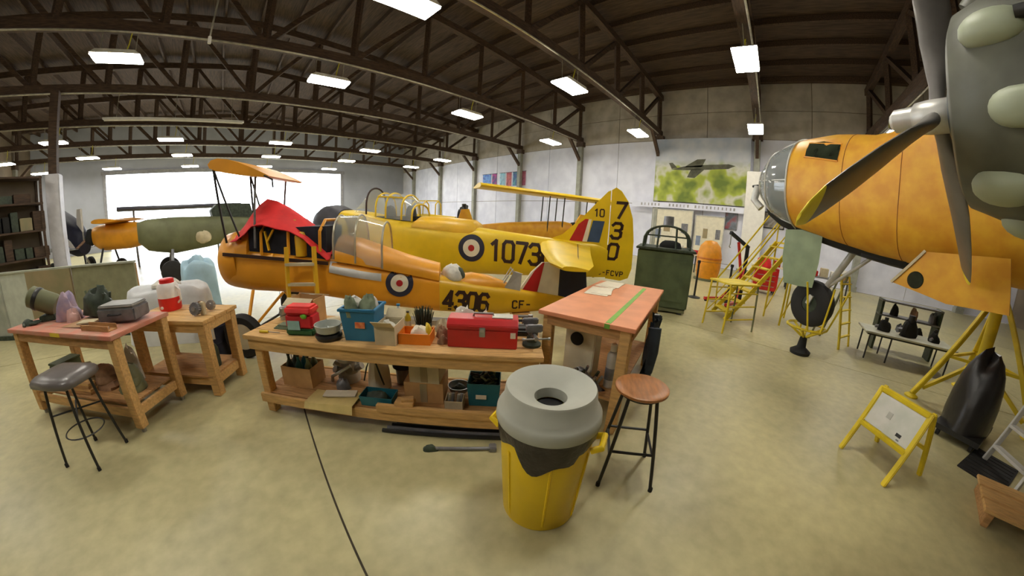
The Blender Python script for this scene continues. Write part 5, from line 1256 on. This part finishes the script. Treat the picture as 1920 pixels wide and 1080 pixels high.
# olive airplane in the middle distance
OV = thing('olive_airplane', 'olive green airplane with dark wing near the open doorway', 'airplane', (-2.9, 12.6, 0), .20)
of = Fus([(-.1, 1.9, 1.3, .15, 2.2), (.2, 1.98, 1.0, .4, 2.4), (1.0, 2.0, .85, .5, 2.6), (2.2, 1.95, .95, .45, 2.6), (3.6, 1.85, 1.2, .3, 2.5), (4.6, 1.75, 1.4, .12, 2.2)])
of.mesh(arange(-.1, 4.6, 18)).build('fuselage', olive, OV, smooth=True, ang=60)
slab_poly([(2.4, 1.7), (2.3, 2.15), (2.5, 2.35), (3.7, 2.35), (3.9, 1.6)], .5, dkgreen, 'engine_cover', OV, .5)
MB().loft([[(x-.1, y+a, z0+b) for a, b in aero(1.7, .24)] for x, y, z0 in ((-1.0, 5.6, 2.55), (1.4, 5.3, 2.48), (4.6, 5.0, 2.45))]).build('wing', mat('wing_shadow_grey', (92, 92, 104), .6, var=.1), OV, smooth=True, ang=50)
for x in (-.4, 3.4): MB().cyl((x, 6.0, 0), (x, 6.0, 2.5), .05, n=10).build('wing_stand', greym, OV)
for s in (-1, 1):
    MB().cyl((.9, s*.4, 1.0), (.8, s*.7, .35), .05, n=10).build('gear_leg', greym, OV, smooth=True)
    MB().lathe([(0, -.08), (.25, -.1), (.35, -.05), (.35, .05), (.25, .1), (0, .08)], 22, (.8, s*.78, .35), axis='Y').build('wheel', rubber, OV, smooth=True)
MB().cyl((4.2, 0, 1.45), (4.3, 0, 0), .04, n=8).build('tail_leg', black, OV)
MB().lump((1.9, -.45, 1.3), (.5, .3, .4), 44, .25, flat=False).build('loose_cover', cardpale, OV, smooth=True)
# small yellow airplane beyond
YA = thing('yellow_airplane', 'small yellow airplane parked left of the olive airplane', 'airplane', (-5.5, 16.3, 0), -.35)
Fus([(-.1, 1.9, 1.2, .2, 2.2), (.3, 2.0, 1.0, .42, 2.5), (1.6, 2.0, 1.0, .45, 2.6), (3.4, 1.8, 1.3, .2, 2.4)]).mesh(arange(-.1, 3.4, 14)).build('fuselage', orange, YA, smooth=True, ang=60)
MB().loft([[(.5+a, y, z0+b) for a, b in aero(1.2, .18)] for y, z0 in ((-.9, 2.06), (0, 2.02), (.9, 2.06))]).build('wing', orange, YA, smooth=True, ang=50)
MB().lump((-.25, 0, 1.55), (.5, .6, .6), 46, .2, flat=False).build('engine', matte, YA, smooth=True)
MB().bar((-.45, -.7, 1.2), (-.45, .7, 1.9), .12, .03).build('propeller', ragb, YA)
for s in (-1, 1):
    MB().cyl((.5, s*.35, 1.1), (.45, s*.7, .3), .04, n=8).build('gear_leg', black, YA)
    MB().lathe([(0, -.06), (.22, -.08), (.3, -.04), (.3, .04), (.22, .08), (0, .06)], 20, (.45, s*.76, .3), axis='Y').build('wheel', rubber, YA, smooth=True)
MB().cyl((3.2, 0, 1.35), (3.3, 0, 0), .04, n=8).build('tail_skid', black, YA)
# navy and white airplane tail by the pillar
NT = thing('navy_airplane', 'navy blue and white airplane standing beside the white pillar', 'airplane', (-7.4, 18.2, 0), -.75)
Fus([(-1.6, 3.1, 2.6, .1, 2.2), (-.9, 2.95, 1.9, .4, 2.4), (.2, 2.5, 1.0, .55, 2.6), (1.0, 2.1, .8, .45, 2.5), (1.4, 1.8, .9, .3, 2.2)]).mesh(arange(-1.6, 1.4, 14)).build('fuselage', navy, NT, smooth=True, ang=60)
MB().loft([[(x, -.62+.1*k, z) for k in range(3)] for x, z in ((-.4, 2.3), (.5, 1.9), (1.4, 1.2))], False, 0, False).build('white_panel', white, NT)
MB().loft([[(.1+a, y, z0+b) for a, b in aero(1.3, .2)] for y, z0 in ((-1.2, 1.2), (0, 1.1), (1.2, 1.2))]).build('wing', mat('pale_wing', (206, 212, 226), .5), NT, smooth=True, ang=50)
slab_poly([(.9, 1.8), (1.1, 2.7), (1.4, 2.7), (1.4, 1.4)], 0, white, 'fin', NT, .08)
for s in (-1, 1):
    MB().cyl((.1, s*.4, 1.1), (.1, s*.8, .35), .05, n=8).build('gear_leg', white, NT)
    MB().lathe([(0, -.08), (.25, -.1), (.35, -.05), (.35, .05), (.25, .1), (0, .08)], 20, (.1, s*.86, .35), axis='Y').build('wheel', rubber, NT, smooth=True)
MB().cyl((1.25, 0, 1.0), (1.3, 0, 0), .04, n=8).build('tail_leg', black, NT)
# tall dark storage racks in the side bay
for q, (x, y, lab) in enumerate([(-8.15, 14.5, 'tall dark brown storage rack of parts nearest the partition'), (-10.9, 17.2, 'tall dark brown storage rack beside the white pillar')]):
    rk = thing('storage_rack', lab, 'rack', (x, y, 0), .62)
    for sx in (-1.25, 1.25):
        for sy in (-.4, .4): MB().box((sx, sy, 1.9), (.08, .08, 3.8)).build('upright', darkbrown, rk)
    for z in (.2, 1.1, 2.0, 2.9, 3.75): MB().box((0, 0, z), (2.6, .9, .06)).build('shelf', darkbrown, rk)
    MB().box((0, .44, 1.95), (2.5, .02, 3.6)).build('back_panel', wallback, rk)
    rg = random.Random(60+q)
    for z in (.23, 1.13, 2.03, 2.93):
        x = -1.15
        while x < .95:
            wd = rg.uniform(.25, .6); h = rg.uniform(.25, .7)
            MB().box((x+wd/2, 0, z+h/2), (wd-.05, .6, h)).build('stored_case', rg.choice([matte, darkbrown, dkgreen, tanboard, black]), rk, bevel=.015); x += wd
# narrow ladder stand by the biplane's nose
t = thing('wooden_ladder', 'narrow yellow wooden ladder stand before the biplane nose', 'ladder', (.78, 4.33, 0), -.6)
for s in (-1, 1):
    MB().bar((s*.21, -.05, 0), (s*.19, .02, 1.42), .045, .06).build('rail', cyellow, t, bevel=.004)
for z in (.3, .62, .94, 1.2): MB().box((0, 0, z), (.40, .07, .035)).build('rung', cardpale, t)
MB().box((0, -.03, .05), (.5, .06, .06)).build('foot_bar', wood, t)
t = thing('oil_drum', 'navy oil drum under the biplane nose', 'drum', (-.42, 5.05, 0), 0)
MB().lathe([(0, 0), (.22, 0), (.225, .02), (.22, .2), (.228, .21), (.22, .22), (.22, .42), (.228, .43), (.22, .44), (.225, .64), (.2, .65), (0, .64)], 28).build('body', navy, t, smooth=True)
MB().cyl((.1, 0, .64), (.1, 0, .67), .03, n=10).build('bung', steel, t)
MB().box((-.06, -.225, .4), (.14, .01, .24)).build('white_label', white, t)

# ================================================================== MORE CLUTTER ON BENCHES AND SHELVES
def bottle(t, m, capm, r=.035, h=.2):
    MB().lathe([(0, 0), (r*.95, 0), (r, .01), (r, h*.68), (r*.4, h*.86), (r*.4, h*.93), (0, h*.93)], 20).build('body', m, t, smooth=True)
    MB().lathe([(0, h*.93), (r*.48, h*.93), (r*.48, h), (0, h)], 14).build('cap', capm, t, smooth=True)
    MB().lathe([(r*1.01, h*.2), (r*1.01, h*.5)], 20).build('label_band', paper, t, smooth=True)
bottle(on_bench('oil_bottle', 'dark plastic oil bottle standing behind the blue bin', 'bottle', 1.07, .53), black, redbox, .04, .25)
bottle(on_bench('solvent_bottle', 'white solvent bottle behind the pale open carton', 'bottle', 1.36, .50), white, blueb, .035, .22)
bottle(on_bench('spray_bottle', 'small yellow bottle next to the white solvent bottle', 'bottle', 1.46, .46), tapey, black, .028, .17)
t = on_bench('paint_tin', 'small silver paint tin at the left end of the workbench', 'tin', .12, .50)
MB().lathe([(0, 0), (.055, 0), (.055, .12), (.05, .125), (.045, .118), (0, .118)], 24).build('tin', steel, t, smooth=True)
MB().tube([(-.055, 0, .1), (-.05, -.04, .06), (0, -.065, .045), (.05, -.04, .06), (.055, 0, .1)], .003, 6).build('handle', black, t)
t = on_bench('screwdriver', 'yellow handled screwdriver lying on the bare bench end', 'screwdriver', .20, .10, rz=.1)
MB().cyl((-.06, 0, .014), (.03, 0, .014), .014, .011, 10).build('handle', tapey, t, smooth=True)
MB().cyl((.03, 0, .014), (.15, 0, .012), .004, n=8).build('blade', steel, t)
t = on_bench('folded_rag', 'flat folded grey-green rag at the front of the bench', 'rag', .28, .27)
for k in range(3): MB().box((.01*k, .005*k, .006+.012*k), (.16-.01*k, .12-.01*k, .011)).build('layer', ragg, t, bevel=.004)
# lower shelf of the workbench
t = on_bench('mixing_bowl', 'dented steel bowl beside the cable bin on the shelf', 'bowl', 1.92, .40, SH)
MB().lathe([(0, 0), (.05, 0), (.085, .04), (.1, .09), (.095, .09), (.08, .045), (.045, .008), (0, .008)], 28).build('bowl', steel, t, smooth=True)
MB().lump((0, 0, .02), (.13, .13, .07), 201, .3).build('contents', dkgreen, t, smooth=True)
t = on_bench('parts_box', 'low pale box of fittings in front of the steel bowl', 'box', 1.92, .17, SH)
tub(t, 'tray', cardpale, .15, .14, .1)
for k in range(5): MB().cyl((-.05+.025*k, -.03+.02*(k % 3), .03), (-.04+.025*k, .0+.02*(k % 3), .13), .012, n=8).build('fitting', [steel, greym, ragb][k % 3], t, smooth=True)
t = on_bench('grease_gun', 'black grease gun lying at the right end of the shelf', 'grease gun', 2.42, .25, SH, rz=1.2)
MB().cyl((-.12, 0, .03), (.1, 0, .03), .028, n=14).build('barrel', black, t, smooth=True)
MB().cyl((.1, 0, .03), (.2, 0, .035), .009, n=8).build('nozzle', steel, t)
MB().bar((.08, 0, .055), (-.06, .02, .085), .02, .012).build('lever', steel, t)
# low shelf of the red table
for i, (a, b, sx, sy, h, m, nm, lab) in enumerate([(.19, .36, .18, .3, .2, turretg, 'ammunition_box', 'green metal box on the low shelf of the red table')]):
    t = on_tab(nm, lab, 'box', a, b, .2685)
    MB().box((0, 0, h/2), (sx, sy, h)).build('body', m, t, bevel=.008)
    MB().box((0, 0, h+.012), (sx+.01, sy+.01, .024)).build('lid', m, t, bevel=.006)
    MB().box((0, -sy/2-.006, h*.7), (.04, .012, .05)).build('clasp', steel, t)
t = on_tab('plank_stack', 'stack of short brown planks on the low shelf of the red table', 'planks', .72, .14, .2685, .05)
for k in range(4): MB().box((.01*(k % 2), .008*k, .0125+.026*k), (.42-.03*k, .1, .024)).build('plank', [woodd, wood][k % 2], t, bevel=.003)
